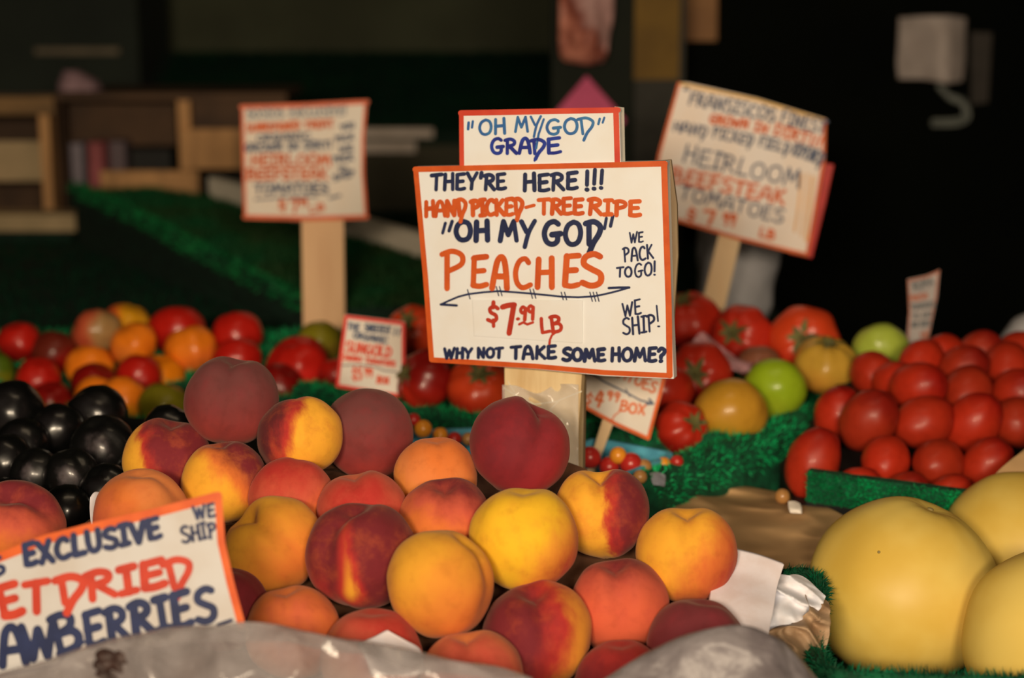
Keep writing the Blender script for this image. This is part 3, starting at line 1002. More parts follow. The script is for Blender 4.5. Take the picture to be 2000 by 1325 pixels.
# ---- plum tomatoes
ROMA = [(1588,905,56,1.683),(1730,900,48,1.688),(1833,906,50,1.682),(1928,908,48,1.681),(1675,950,38,1.644),(1770,962,40,1.633),(1855,968,40,1.628),(1637,810,48,1.791),(1696,822,56,1.744),(1806,825,52,1.751),(1902,825,52,1.755),(1988,825,52,1.769),(1704,730,44,1.883),(1793,757,50,1.8),(1890,768,49,1.806),(1985,770,50,1.814),(1800,708,44,1.875),(1880,722,46,1.848),(1968,716,48,1.872),(1842,692,40,1.905),(1912,690,42,1.915),(1992,690,44,1.917),(1748,745,40,1.843)]
RL = ['tall leaning oblong red tomato at the left end, next to the turf divider',
      'oblong red tomato in the bottom row, first right of the tall leaning one',
      'oblong red tomato in the bottom row, second right of the tall leaning one',
      'oblong red tomato in the bottom row beside the brown paper at the right edge',
      'oblong red tomato peeking over the black tray, leftmost of three',
      'oblong red tomato peeking over the black tray, middle of three',
      'oblong red tomato peeking over the black tray, rightmost of three',
      'oblong red tomato half hidden at the left end of the second row',
      'big tilted oblong red tomato in the second row above the gap in the bottom row',
      'oblong red tomato in the second row, first right of the big tilted one',
      'oblong red tomato in the second row, second right of the big tilted one',
      'oblong red tomato in the second row cut by the right edge of the photo',
      'oblong red tomato pointing its dimpled tip forward, left end of third row',
      'oblong red tomato in the third row, first right of the one with the dimpled tip',
      'oblong red tomato in the third row, second right of the one with the dimpled tip',
      'oblong red tomato in the third row at the right edge of the photo',
      'oblong red tomato at the foot of the narrow sign',
      'oblong red tomato in the fourth row, right of the foot of the narrow sign',
      'oblong red tomato in the fourth row near the right edge of the photo',
      'small oblong red tomato just right of the narrow sign in the top row',
      'oblong red tomato at the peak of the plum tomato stack',
      'oblong red tomato beside the grey bundle at the right edge',
      'small oblong red tomato in the gap behind the one with the dimpled tip']
RT = {0: (.35,1,.1), 8: (.55,.85,.5), 12: (-.1,.35,-1), 7: (.2,.9,.3), 2: (.6,.1,-.9), 1: (.3,.4,-.7)}
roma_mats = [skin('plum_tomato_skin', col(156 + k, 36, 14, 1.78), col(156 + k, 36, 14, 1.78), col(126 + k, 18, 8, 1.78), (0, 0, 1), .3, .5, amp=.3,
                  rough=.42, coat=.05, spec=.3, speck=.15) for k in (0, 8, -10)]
ritems = []
for i, ((px, py, r, d), lab) in enumerate(zip(ROMA, RL)):
    R, p = r * d / FPX, P(px, py, d)
    ax = RT.get(i, (random.uniform(.2, .9), random.uniform(.2, .7), random.uniform(-.9, .9)))
    kw = dict(sz=1.22, sx=.97, sy=.97)
    if i == 0:
        kw = dict(sz=1.32, sx=.92, sy=.92)
    if i == 12:
        kw = dict(sz=1.15, bdim=.12, dimw=.16)
    fruit('plum_tomato', p, R, ax, (1, 0, .1), roma_mats[i % 3], lab, 'tomato', 'stack of plum tomatoes', nr=26, ns=36, bump_=.04, seed=i * 1.3, dim=.05,
          **({**dict(dimw=.15), **kw}))
    ritems.append((p, R * .98))
bed('plum_tomato_tray', ritems, (.275, .80), [(.275, 1.585), (.30, 1.575), (.44, 1.545), (.80, 1.50)],
    [(.275, 1.69), (.30, 1.73), (.36, 1.86), (.47, 1.935), (.80, 1.97)], .869, lambda x, y: .9 + max(0, y - 1.65) * .25, M['black'], 34, 26,
    'black tray bed under the stacked plum tomatoes', 'display bed')
fr = thing('turf_tray_front', on_z(1700, 1010, .87), 'low black tray front with a green turf strip before the plum tomatoes', 'tray')
q = [on_z(1575, 976, .905), on_z(1850, 1016, .905), on_z(2040, 1040, .905)]
e = [Vector((p.x, p.y, .870)) for p in q]
mb = MB()
for k in range(2):
    a, b = q[k], q[k + 1]
    mb.prism([e[k], e[k + 1], Vector((b.x, b.y, .916)), Vector((a.x, a.y, .916))], (.004, .012, 0))
mb.build('tray_board', M['black'], fr, fr.location)
bp, bn, mb = [], [], MB()
for k in range(2):
    a, b = Vector((q[k].x, q[k].y, 0)), Vector((q[k + 1].x, q[k + 1].y, 0))
    t_ = (b - a).normalized(); s_ = Vector((t_.y, -t_.x, 0))
    mb.prism([a + s_ * .001 + Vector((0, 0, .903)), b + s_ * .001 + Vector((0, 0, .903)), b + s_ * .001 + Vector((0, 0, .934)), a + s_ * .001 + Vector((0, 0, .934))], -s_ * .012 )
    for _ in range(2600):
        f, g = random.random(), random.random()
        bp.append(tuple(a.lerp(b, f) + s_ * .001 + Vector((0, 0, .903 + .031 * g))))
        bn.append(tuple(s_ + Vector((0, 0, .35))))
tb = mb.build('turf_band', M['turf'], fr, fr.location)
blades('grass_blades', bp, bn, .005, .0014, M['blade'], tb, fr.location)
# ------------------------------------------------------------------ melons
ML = [((1763,1152,183,1.45), (.28,.93,.15), (.4,.2,1), 'large pale yellow melon in front, right of the crumpled paper'),
      ((2000,1078,160,1.56), (.2,.6,-.6), (1,0,.3), 'pale yellow melon behind, cut by the right edge of the photo'),
      ((2082,1262,195,1.34), (.3,.5,.8), (1,0,.3), 'pale yellow melon in the lower right corner of the photo')]
for i, ((px, py, r, d), ax, cr, lab) in enumerate(ML):
    R, p = r * d / FPX, P(px, py, d)
    o = fruit('yellow_melon', p, R, ax, cr, M['melon'], lab, 'melon', 'yellow melons', nr=48, ns=72, dim=.07, dimw=.2, bdim=.04,
              sx=1.02, sz=.985, bump_=.035, bs=.9, seed=i * 4, ribs=10, rib=.006)
    for sx_, sy_ in {0: [(-.42, .50), (-.5, -.05), (.62, -.5)], 2: [(-.55, .0)], 1: []}[i]:
        wv = vdir(sx_, sy_, math.sqrt(1 - sx_ * sx_ - sy_ * sy_)) * (R * .985)
        lp = axes(ax, cr).transposed() @ wv
        v, f = fruit_geo(R * .016, 6, 8)
        mesh_obj('blemish', [Vector(q) + lp for q in v], f, M['stemr'], o, (0, 0, 0), sm=True)
    if i == 0:
        v, f = fruit_geo(R * .035, 8, 12, sz=.5)
        s = mesh_obj('stem_scar', [Vector(q) + Vector((0, 0, R * .92)) for q in v], f, M['stemr'], o, (0, 0, 0), sm=True)
turf_strip('turf_edging', [P(1535, 1128, 1.425), P(1580, 1133, 1.41), P(1600, 1155, 1.385), P(1592, 1205, 1.345), P(1590, 1270, 1.30), P(1622, 1322, 1.245),
                           P(1730, 1332, 1.222), P(1860, 1338, 1.215), P(2080, 1345, 1.21)],
           .0075, M['turf'], plain('fine_turf_blade', col(2, 96, 52, 1.35), .6, col(2, 54, 28, 1.35), 40, spec=.2), 190000, .0065, .0013, .095, 'green turf edging curling around the yellow melons at the lower right', 'turf edging')

# ------------------------------------------------------------------ papers around the crate
o = patch('brown_paper', [[(1225,1010,1.625), (1330,975,1.675), (1440,945,1.74), (1545,960,1.70), (1670,1010,1.60)],
           [(1245,1045,1.575), (1350,1015,1.615), (1450,1000,1.64), (1560,1005,1.625), (1670,1040,1.555)],
           [(1265,1095,1.505), (1370,1072,1.535), (1470,1055,1.56), (1570,1050,1.555), (1660,1075,1.51)],
           [(1285,1140,1.45), (1390,1125,1.47), (1490,1110,1.485), (1570,1105,1.48), (1630,1120,1.455)]], M['kraft'], .0008, .020, 11, n=16, amp2=.005, ns2=26,
          org=tuple(on_z(1450, 1100, .87)), back=(0, .2, -1))
tag(o, 'rumpled brown kraft paper lying between the peaches and the turf divider', 'paper')
o = patch('brown_paper', [[(1935,935,1.58), (1965,905,1.60), (2010,868,1.62), (2070,830,1.63)],
           [(1940,955,1.575), (1980,940,1.59), (2030,915,1.60), (2090,880,1.61)],
           [(1945,990,1.57), (1990,985,1.58), (2040,970,1.59), (2100,950,1.60)]], M['kraft'], .0008, .006, 16, n=6,
          org=tuple(P(2000, 990, 1.59)), back=(0, 1, -.3))
tag(o, 'brown paper flap behind the rear melon at the right edge', 'paper')
o = patch('foam_sheet', [[(1395,1062,1.335), (1438,1074,1.338), (1485,1086,1.335), (1532,1103,1.325)],
           [(1392,1110,1.325), (1435,1120,1.325), (1480,1132,1.32), (1519,1145,1.315)],
           [(1388,1160,1.305), (1428,1172,1.30), (1470,1180,1.295), (1512,1188,1.295)],
           [(1380,1205,1.285), (1420,1215,1.28), (1462,1225,1.275), (1503,1234,1.275)],
           [(1380,1240,1.27), (1420,1250,1.265), (1462,1260,1.26), (1500,1270,1.262)]], M['foam'], .006, 0, n=8, org=tuple(P(1450, 1260, 1.28)))
bevel(o, .0015)
tag(o, 'white foam sheet curving up behind the right end of the peaches', 'foam sheet')
o = patch('tissue_paper', [[(1512,1128,1.345), (1545,1128,1.352), (1582,1142,1.35), (1612,1170,1.342)],
           [(1508,1152,1.330), (1545,1155,1.335), (1580,1165,1.335), (1606,1184,1.332)],
           [(1504,1188,1.312), (1535,1190,1.310), (1566,1194,1.313), (1590,1204,1.318)],
           [(1496,1228,1.30), (1530,1228,1.300), (1562,1222,1.305), (1584,1214,1.312)]], M['tissue'], .0006, .013, 30, n=12, amp2=.004, ns2=80,
          org=tuple(P(1550, 1222, 1.32)))
tag(o, 'crumpled white tissue between the foam sheet and the yellow melon', 'tissue')
o = patch('crumpled_paper', [[(1578,1172,1.322), (1596,1164,1.328), (1610,1168,1.330), (1620,1178,1.328)],
           [(1572,1205,1.308), (1590,1200,1.310), (1606,1202,1.314), (1620,1212,1.318)],
           [(1500,1232,1.292), (1555,1230,1.288), (1592,1238,1.294), (1618,1248,1.302)],
           [(1505,1256,1.286), (1548,1262,1.276), (1580,1268,1.280), (1608,1272,1.292)],
           [(1520,1276,1.282), (1548,1288,1.272), (1574,1294,1.274), (1594,1292,1.284)]], M['kraft_light'], .0007, .020, 34, n=11, amp2=.005, ns2=70,
          org=tuple(P(1570, 1290, 1.30)))
tag(o, 'crumpled brown paper tuft in front of the large yellow melon', 'paper')
o = patch('foam_cup', [[(176,972,1.375), (184,962,1.378), (196,962,1.38)], [(175,995,1.37), (186,992,1.37), (200,992,1.37)], [(178,1030,1.36), (190,1030,1.36), (204,1030,1.36)]], M['foam'], .002, 0, n=6, org=tuple(P(190, 1030, 1.36)))
tag(o, 'sliver of white foam peeking out left of the broad pale orange peach', 'foam')
o = patch('paper_corner', [[(700,1258,1.185), (730,1246,1.188), (752,1234,1.19), (757,1233,1.19)], [(705,1272,1.18), (735,1268,1.182), (765,1258,1.184), (792,1252,1.186)],
           [(715,1290,1.172), (750,1290,1.174), (785,1285,1.176), (822,1272,1.178)], [(725,1320,1.165), (760,1320,1.165), (800,1320,1.165), (830,1315,1.168)]],
          M['foam'], .0015, .002, 30, n=5, org=tuple(P(760, 1320, 1.17)))
tag(o, 'white paper corner sticking up between the front bag and the peaches', 'paper')

# ------------------------------------------------------------------ plastic bags at the front
def bag_mat(name, c1, c2, d, alpha):
    m, nt, b = bsdf_mat(name)
    tc = nt.nodes.new('ShaderNodeTexCoord')
    nz = noise_val(nt, tc.outputs['Object'], 16, 5.0)
    nt.links.new(mixrgb(nt, smooth(nt, nz, .38, .66), col(*c1, d), col(*c2, d)), b.inputs['Base Color'])
    b.inputs['Roughness'].default_value = .2
    b.inputs['Specular IOR Level'].default_value = .7
    b.inputs['Alpha'].default_value = alpha
    nz2 = noise_val(nt, tc.outputs['Object'], 34, 3.0)
    bump(nt, b, nz2, .5, .012)
    return m

bagm = bag_mat('clear_bag_plastic', (206, 180, 158), (176, 150, 130), 1.1, .37)
bagm2 = bag_mat('grey_bag_plastic', (168, 146, 130), (122, 102, 92), 1.1, .78)
bagm2.node_tree.nodes['Principled BSDF'].inputs['Roughness'].default_value = .48

def bag(name, top, depth, mat, label, n=12, front=((40, -.010), (110, -.020), (230, -.030), (420, -.034)), amp=.010):
    rows = [[(x, y + 30, depth + .028) for x, y in top], [(x, y + 3, depth + .012) for x, y in top], [(x, y, depth) for x, y in top]]
    for dy, dd in front:
        rows.append([(1000 + (x - 1000) * 1.02, y + dy, depth + dd) for x, y in top])
    rows.append([(1000 + (x - 1000) * 1.02, 1700, depth - .03) for x, y in top])
    o = patch(name, rows, mat, .0004, amp, 15, n=n, amp2=.004, ns2=34, org=tuple(P(sum(p[0] for p in top) / len(top), 1690, depth)))
    return tag(o, label, 'bag', 'plastic bags at the front edge')

bag('plastic_bag', [(-60,1335), (60,1305), (160,1272), (260,1245), (400,1226), (500,1222), (620,1238), (740,1266), (860,1288), (960,1306), (1040,1332)], 1.085, bagm,
    'translucent plastic bag with dark dried fruit below the hand-lettered front sign')
bag('plastic_bag', [(1130,1350), (1190,1318), (1250,1284), (1340,1246), (1440,1224), (1510,1250), (1560,1290), (1610,1345)], 1.12, bagm2,
    'dull greyish plastic bag in front of the dark maroon peach at the right')
vs, fs = [], []
for k in range(70):
    x, y = random.uniform(195, 345), random.uniform(1280, 1345)
    v, f = fruit_geo(random.uniform(.005, .008), 6, 8, sz=.7, bump_=.3, seed=k)
    q = P(x, y, 1.0815 + random.uniform(0, .004)); n0 = len(vs)
    vs += [Vector(a) + q for a in v]; fs += [tuple(n0 + j for j in ff) for ff in f]
o = mesh_obj('dried_strawberries', vs, fs, plain('dried_fruit', col(74, 46, 34, 1.1), .6, col(50, 31, 24, 1.1), 50), None, tuple(P(270, 1345, 1.06)), sm=True)
tag(o, 'dark dried strawberries inside the plastic bag under the front sign', 'dried fruit', kind='stuff')

# ------------------------------------------------------------------ cartons with cherry tomatoes
def carton(loc, rz, sx, sy, h, label):
    t = thing('berry_carton', loc, label, 'carton', 'blue cartons of cherry tomatoes')
    vs, fs = [], []
    def ring(hx, hy, z, k=4, r=.012):
        out = []
        for cx, cy, a0 in ((hx - r, hy - r, 0), (-hx + r, hy - r, 90), (-hx + r, -hy + r, 180), (hx - r, -hy + r, 270)):
            for j in range(k + 1):
                a = math.radians(a0 + 90 * j / k)
                x, y = cx + r * math.cos(a), cy + r * math.sin(a)
                out.append((x, y, z))
        return out
    rings = [ring(sx * .80, sy * .80, 0), ring(sx, sy, h), ring(sx + .004, sy + .004, h), ring(sx + .004, sy + .004, h - .006),
             ring(sx - .0015, sy - .0015, h - .0062) , ring(sx * .80 - .002, sy * .80 - .002, .002)]
    seq = [rings[0], rings[3], rings[2], rings[1], rings[5]]
    c, s = math.cos(rz), math.sin(rz)
    K = len(rings[0])
    for rg in seq:
        vs += [Vector((x * c - y * s, x * s + y * c, z)) + Vector(loc) for x, y, z in rg]
    for a in range(len(seq) - 1):
        for j in range(K):
            fs.append((a * K + j, a * K + (j + 1) % K, (a + 1) * K + (j + 1) % K, (a + 1) * K + j))
    fs.append(tuple(range(K))); fs.append(tuple((len(seq) - 1) * K + j for j in range(K)))
    fix_normals(mesh_obj('tray', vs, fs, M['carton'], t, loc))
    return t

carton((.088, 1.615, .8695), math.radians(-38), .046, .056, .068, 'blue pulp carton of cherry tomatoes right of the main stake')
carton((-.068, 1.672, .8695), math.radians(8), .048, .056, .066, 'blue pulp carton of cherry tomatoes behind the peaches, left of the main stake')
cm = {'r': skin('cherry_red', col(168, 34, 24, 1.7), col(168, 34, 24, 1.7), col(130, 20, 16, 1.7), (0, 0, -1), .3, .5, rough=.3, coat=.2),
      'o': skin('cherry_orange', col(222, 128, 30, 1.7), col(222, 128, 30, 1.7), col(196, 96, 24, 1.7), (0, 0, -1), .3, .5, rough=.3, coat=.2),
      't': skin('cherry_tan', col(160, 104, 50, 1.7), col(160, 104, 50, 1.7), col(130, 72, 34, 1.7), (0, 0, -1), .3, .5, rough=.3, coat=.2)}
CH = [(1152,894,22,'r','red cherry tomato nearest the main stake in the right blue carton', .07),
      (1207,890,17,'o','orange cherry tomato among the red ones in the right blue carton', .08),
      (1232,906,22,'r','red cherry tomato right of the orange one in the right blue carton', .03),
      (1190,912,20,'r','red cherry tomato just above the cleft peach in the right blue carton', .05),
      (1258,912,15,'t','tan orange cherry tomato at the right corner of the right blue carton', .0),
      (1250,932,14,'t','tan cherry tomato lying low between the carton and the turf divider', .0),
      (1296,908,15,'o','small orange cherry tomato on the turf right of the carton', .0),
      (1322,902,13,'r','small dull red cherry tomato on the turf furthest right of the carton', .0),
      (826,838,18,'o','bright orange cherry tomato beside the round maroon peach', .0),
      (860,850,15,'o','orange cherry tomato left of the blue rim of the left carton', .0),
      (808,820,13,'r','reddish cherry tomato above the bright orange one in the left carton', .0),
      (888,858,14,'r','dark red cherry tomato under the blue rim of the left carton', .0),
      (915,858,13,'t','tan cherry tomato next to the dark red top peach in the left carton', .0),
      (1528,970,15,'t','small tan tomato lying on the brown paper beside the leaning plum tomato', .0)]
for i, (px, py, r, c, lab, _) in enumerate(CH):
    d = 1.655 if px > 1000 else 1.70
    if i in (0, 3): d = 1.66
    if i in (6, 7): d = 1.675
    if i == 5: d = 1.60
    if i == 13: d = 1.625
    fruit('cherry_tomato', P(px, py, d), r * d / FPX, (.3, .6, .5), (1, 0, .2), cm[c], lab, 'tomato', 'cherry tomatoes', nr=16, ns=24, dim=.08, dimw=.2, seed=i)
o = patch('garlic_clove_paper', [[(1540,980,1.612), (1552,978,1.614), (1563,982,1.614)], [(1540,990,1.606), (1552,990,1.604), (1566,992,1.605)], [(1544,1000,1.60), (1556,1002,1.598), (1566,1003,1.60)]],
          M['paper_small'], .001, .004, 60, n=5, org=tuple(P(1535, 1004, 1.59)))
o.name = 'paper_scrap'
tag(o, 'small cream paper scrap by the black corner of the tray', 'paper')
o = patch('produce_label', [[(1268,925,1.635), (1285,922,1.635), (1300,928,1.635)], [(1266,936,1.625), (1284,935,1.622), (1300,940,1.625)], [(1270,946,1.618), (1286,948,1.615), (1298,950,1.618)]],
          plain('grey_label', col(150, 138, 130, 1.64), .5), .0008, .003, 60, n=5, org=tuple(P(1285, 948, 1.62)))
tag(o, 'small grey label lying on the turf right of the blue carton', 'label')
film, nt, b = bsdf_mat('plastic_film')
b.inputs['Base Color'].default_value = col(190, 130, 118, 1.95)
b.inputs['Roughness'].default_value = .3
b.inputs['Alpha'].default_value = .45
o = patch('plastic_film', [[(1350,672,1.93), (1366,652,1.93), (1376,650,1.935), (1390,664,1.94)], [(1362,690,1.92), (1390,682,1.925), (1420,690,1.925), (1445,700,1.93)],
           [(1400,700,1.91), (1425,705,1.91), (1450,712,1.915), (1468,708,1.92)], [(1425,722,1.90), (1440,728,1.90), (1455,730,1.905), (1466,724,1.91)]], film, .0004, .008, 40, n=6,
          org=tuple(P(1440, 728, 1.91)))
tag(o, 'scrap of clear plastic film draped over the red tomatoes right of the main sign', 'plastic film')

# ------------------------------------------------------------------ the main peach sign
wm_early, nt, b = bsdf_mat('sleeve_film')
b.inputs['Base Color'].default_value = col(220, 196, 160)
b.inputs['Roughness'].default_value = .15
b.inputs['Alpha'].default_value = .4
s = Sign('price_sign', 1060, 525, 1.4695, 20, 0, 'big white main sign with orange border reading oh my god peaches', 'sign', .868, loc_px=(1062, 720))
main = [(807,327), (1302,315), (1310,600), (1316,741), (1180,735), (1050,722), (841,708), (826,540)]
s.board('board', main, 0, .011, M['paper'])
s.board('backing_board', [(1190,322), (1310,312), (1322,400), (1324,500), (1310,720), (1190,715)], -.0115, .004, M['wood_side'])
s.ink('border', [([(811,331), (1299,320)], 11), ([(1297,320), (1306,600), (1308,734)], 12), ([(1308,734), (1180,728), (1050,716), (843,703)], 10),
                 ([(843,703), (831,540), (812,331)], 10)], .0004, M['orange'])
nav = (write("THEY'RE", (843,372), (987,369), 30, 7.5, .02) + write('HERE', (1023,373), (1127,369), 31, 8, .02) + write('!!!', (1144,371), (1178,369), 37, 8, .05, gap=.22) +
       write('"', (862,476), (884,474), 38, 6.5, .15) + write('OH', (890,471), (954,469), 38, 10.5, .05) + write('My', (976,471), (1043,470), 36, 9.5, .05) +
       write('GOd', (1062,479), (1172,477), 42, 11, .02) + write('"', (1180,470), (1201,467), 38, 6.5, .12) +
       write('WE', (1230,474), (1256,472), 20, 3.6, .05) + write('PACK', (1219,511), (1276,505), 27, 4, .03) + write('TO', (1205,541), (1234,540), 19, 4, .05) +
       write('GO!', (1240,542), (1281,537), 26, 4, .1) +
       write('WE', (1217,618), (1252,614), 27, 4.2, .03) + write('SHIP', (1217,654), (1280,648), 32, 4.6, .03) + write('!', (1283,640), (1293,638), 40, 3.4, .02) +
       write('WHY', (868,700), (921,699), 19, 6.5, .05) + write('NOT', (933,699), (981,698), 19, 6.5, .02) + write('TAKE', (999,701), (1085,700), 23, 7, 0) +
       write('SOME', (1099,705), (1181,705), 23, 8, .02) + write('HOME?', (1194,706), (1298,706), 25, 7.5, .04))
arrow = [(861,595), (876,588), (895,580), (914,575), (945,571), (974,569), (1005,571), (1040,574), (1070,577), (1099,580), (1130,581), (1161,579), (1185,574), (1205,569), (1229,562)]
nav += [(arrow, 4), ([(861,595), (875,596), (892,597)], 5), ([(1229,562), (1210,562), (1189,563)], 5)]
for tx, ty, k in ((915,575,1), (971,569,2), (1037,574,2), (1098,580,2), (1154,580,3)):
    for j in range(k):
        nav.append(([(tx + j * 6.5 - 2, ty - 9), (tx + j * 6.5 + 3, ty + 9)], 2.2))
s.ink('lettering', nav, .0005, M['navy'], label='navy marker lettering and arrow')
ora = (write('HANd', (831,424), (911,420), 30, 8.5, 0, gap=.1) + write('PICKEd', (921,421), (1021,419), 30, 8.5, 0, gap=.08) + write('-', (1029,418), (1047,415), 26, 7) +
       write('TREE', (1053,418), (1138,418), 29, 8.5, 0, gap=.1) + write('RIPE', (1150,419), (1250,421), 29, 8.5, 0, gap=.16))
ora += (write('P', (866,565), (906,564), 71, 11) + write('E', (921,560), (950,560), 61, 11.5) + write('A', (961,562), (991,563), 60, 11.5) + write('C', (1006,562), (1036,562), 55, 11) +
        write('H', (1047,562), (1080,562), 59, 11) + write('E', (1100,560), (1129,561), 61, 11.5) + write('S', (1136,560), (1176,560), 60, 11.5))
s.ink('lettering', [st for st in ora], .0006, M['orange'], label='orange marker lettering')
pc = s.board('price_card', [(922,586), (1138,587), (1137,671), (926,657)], .0016, .0012, M['paper'], bev=.0003)
pc['label'] = 'small white card with the price'
s.ink('lettering', write('$', (952,633), (970,634), 40, 7.5, .05) + write('7', (980,653), (1003,653), 57, 11, .05) + write('.', (1008,625), (1016,625), 30, 7) +
      write('99', (1016,625), (1043,623), 27, 7, .05) + [([(1014,634), (1022,630), (1030,634), (1041,630)], 5)] +
      write('LB', (1058,652), (1098,646), 30, 7, .02) + [([(1090,646), (1078,655), (1074,664), (1073,672)], 4.5)], .0021, M['redink'], pc)
hc = s.board('header_card', [(897,217), (1209,211), (1213,330), (897,333)], -.002, .006, M['paper'])
hc['label'] = 'smaller red bordered card on top'
sv = s.board('plastic_sleeve', [(1200,208), (1219,210), (1221,322), (1205,322)], -.0095, .0006, wm_early)
sv['label'] = 'edge of the clear plastic sleeve'
s.ink('border', [([(900,221), (1207,215)], 11), ([(1203,214), (1206,322)], 11), ([(901,220), (902,324)], 9)], -.0015, M['rededge'], hc)
s.ink('lettering', write('"', (915,266), (929,264), 24, 5) + write('OH', (936,263), (987,260), 30, 6, .04) + write('My', (1006,258), (1056,257), 29, 5.2, .06) +
      write('GO', (1068,262), (1128,260), 29, 6, .02) + write('d', (1130,262), (1160,261), 32, 6, .02) + write('"', (1168,254), (1183,252), 20, 4.4) +
      [([(1062,233), (1052,262), (1047,290)], 4.4)], -.0014, M['blue'], hc)
s.ink('lettering', write('GRA', (960,301), (1036,299), 28, 7, .02) + write('d', (1037,300), (1064,299), 28, 7, .02) + write('E', (1069,300), (1095,298), 28, 7, .02) +
      [([(1050,300), (1044,314)], 4.5)], -.0013, M['royal'], hc)
s.stake(984, 1142, 640, 986, 1126, 900, -.017, .010, M['wood'], .872)
tape = s.ink('tape', [([(985,758), (1010,775), (1045,790), (1085,785), (1135,765)], 3), ([(1090,785), (1075,800), (1088,830)], 2.5), ([(992,745), (1008,772), (1000,800)], 2)], -.0165,
             plain('tape', col(236, 206, 160), .2, coat=.6))
wm, nt, b = bsdf_mat('wrap_film')
b.inputs['Base Color'].default_value = col(236, 210, 176)
b.inputs['Roughness'].default_value = .12
b.inputs['Alpha'].default_value = .28
def dep(px, py, off):
    p_ = s.hit(px, py, off)
    return (px, py, p_.y * CT + (CAM_H - p_.z) * ST)
wr = patch('plastic_wrap', [[dep(x, y + (14 if 1010 < x < 1090 else 0), -.012) for x in (981, 1010, 1050, 1090, 1130)] for y in (752, 790, 840, 890, 940)], wm, .0002, .006, 45, n=7,
           parent=s.root, org=s.org)
wr['label'] = 'crinkled clear plastic wrapped round the stake'
s.board('stake_edge', [(1120,720), (1141,720), (1137,1000), (1116,1000)], -.0275, .008, M['wood_side'])

# ------------------------------------------------------------------ front sign
s = Sign('price_sign', 240, 1130, 1.135, 4, 10, 'tilted white front sign reading exclusive sweet dried strawberries', 'sign', .90, loc_px=(240, 1400))
s.board('board', [(-260,1195), (-120,1135), (0,1088), (90,1052), (170,1030), (300,998), (424,965), (432,1060), (450,1140), (480,1222), (300,1268), (0,1330), (-280,1390)], 0, .0012, M['paper_front'])
s.ink('border', [([(-260,1192), (-120,1133), (0,1089), (90,1054), (170,1033), (300,1003), (424,970)], 18)], .0004, M['orange'])
s.ink('border', [([(426,968), (432,1060), (450,1140), (472,1222)], 15)], .0005, M['orange'])
s.ink('lettering', write('SOSIOS', (-210,1188), (10,1118), 34, 9, 0) + write('EXCLUSIVE', (50,1106), (314,1050), 38, 12.5, .05, gap=.2) +
      write('WE', (381,1015), (420,1009), 24, 6, 0) + write('SHIP', (357,1061), (423,1049), 30, 6.5, 0) +
      write('STR', (-160,1330), (-20,1306), 62, 17, 0) + write('A', (5,1301), (52,1294), 70, 17, .05) + write('W', (50,1290), (112,1280), 68, 17, .05) + write('B', (116,1277), (160,1262), 68, 17, .05) +
      write('ERRIES', (172,1262), (421,1212), 62, 16.5, .06, gap=.2) +
      [([(-100,1338), (52,1312), (113,1300), (122,1285), (165,1254)], 6), ([(426,1221), (452,1212)], 7)], .0006, M['navy'], label='navy marker lettering')
s.ink('lettering', write('SWE', (-130,1232), (-12,1206), 54, 17, 0) + write('E', (6,1206), (44,1198), 60, 17, 0) + write('T', (52,1196), (94,1192), 60, 16.5, .03) +
      write('d', (112,1180), (166,1172), 52, 15.5, .02) + write('RIE', (176,1172), (322,1142), 50, 16.5, .04, gap=.16) + write('d', (326,1150), (376,1138), 52, 15.5, 0),
      .0006, M['redink'], label='red marker lettering')
s.stake(215, 250, 1180, 215, 250, 1300, -.0015, .004, M['wood'], .905)

# ------------------------------------------------------------------ far left heirloom sign
s = Sign('price_sign', 595, 312, 2.30, -6, 0, 'white sign far left for heirloom beefsteak tomatoes on a wide stake', 'sign', .868, loc_px=(632, 520))
quad = [(470,206), (590,203), (718,195), (712,270), (712,340), (718,425), (600,430), (477,428), (473,320)]
s.board('board', quad, 0, .006, M['paper_far'])
s.ink('border', [([(471,209), (590,206), (717,199)], 9), ([(714,198), (709,270), (709,340), (715,424)], 6), ([(716,424), (600,427), (478,424)], 9), ([(479,426), (476,320), (473,208)], 6)], .0005, plain('far_border_ink', col(206, 84, 40, 2.3), .5))
s.ink('lettering', write('SOSIOS EXCLUSIVE!', (483,231), (676,224), 16, 4, 0), .0006, M['grey'], label='grey lettering')
s.ink('lettering', write('ORGANIC', (502,276), (606,271), 12, 4, 0) + write('GROWN IN DIRT!', (479,296), (648,289), 14, 4.4, 0) + write('TOMATOES', (498,378), (640,377), 18, 5, 0) +
      write('YOU', (667,255), (692,249), 10, 4) + write('PICK', (656,277), (691,272), 10, 4) + write('WE', (664,298), (689,294), 11, 4) + write('PACK', (652,317), (690,312), 11, 4) +
      write('TO', (662,336), (679,334), 9, 4) + write('SHIP', (652,353), (693,343), 10, 4) + [([(498,390), (550,386), (620,384)], 3.5), ([(644,387), (664,382)], 5)],
      .0006, M['navy_far'], label='faded navy lettering')
s.ink('lettering', write('SUNRIPENED', (482,257), (585,252), 14, 4.6, 0) + write('TREAT', (595,252), (652,248), 14, 4.6, 0) + write('HEIRLOOM', (491,324), (645,323), 21, 5.5, 0) +
      write('BEEFSTEAK', (483,351), (639,349), 19, 5.5, 0) + write('$', (546,411), (558,410), 18, 5) + write('7', (567,414), (580,414), 24, 6) + write('99', (585,402), (600,401), 12, 4.5) +
      write('LB', (606,416), (634,410), 12, 4), .0006, M['orange_far'], label='faded orange lettering')
s.stake(588, 671, 400, 592, 674, 640, -.0065, .012, M['wood_far'], .872)

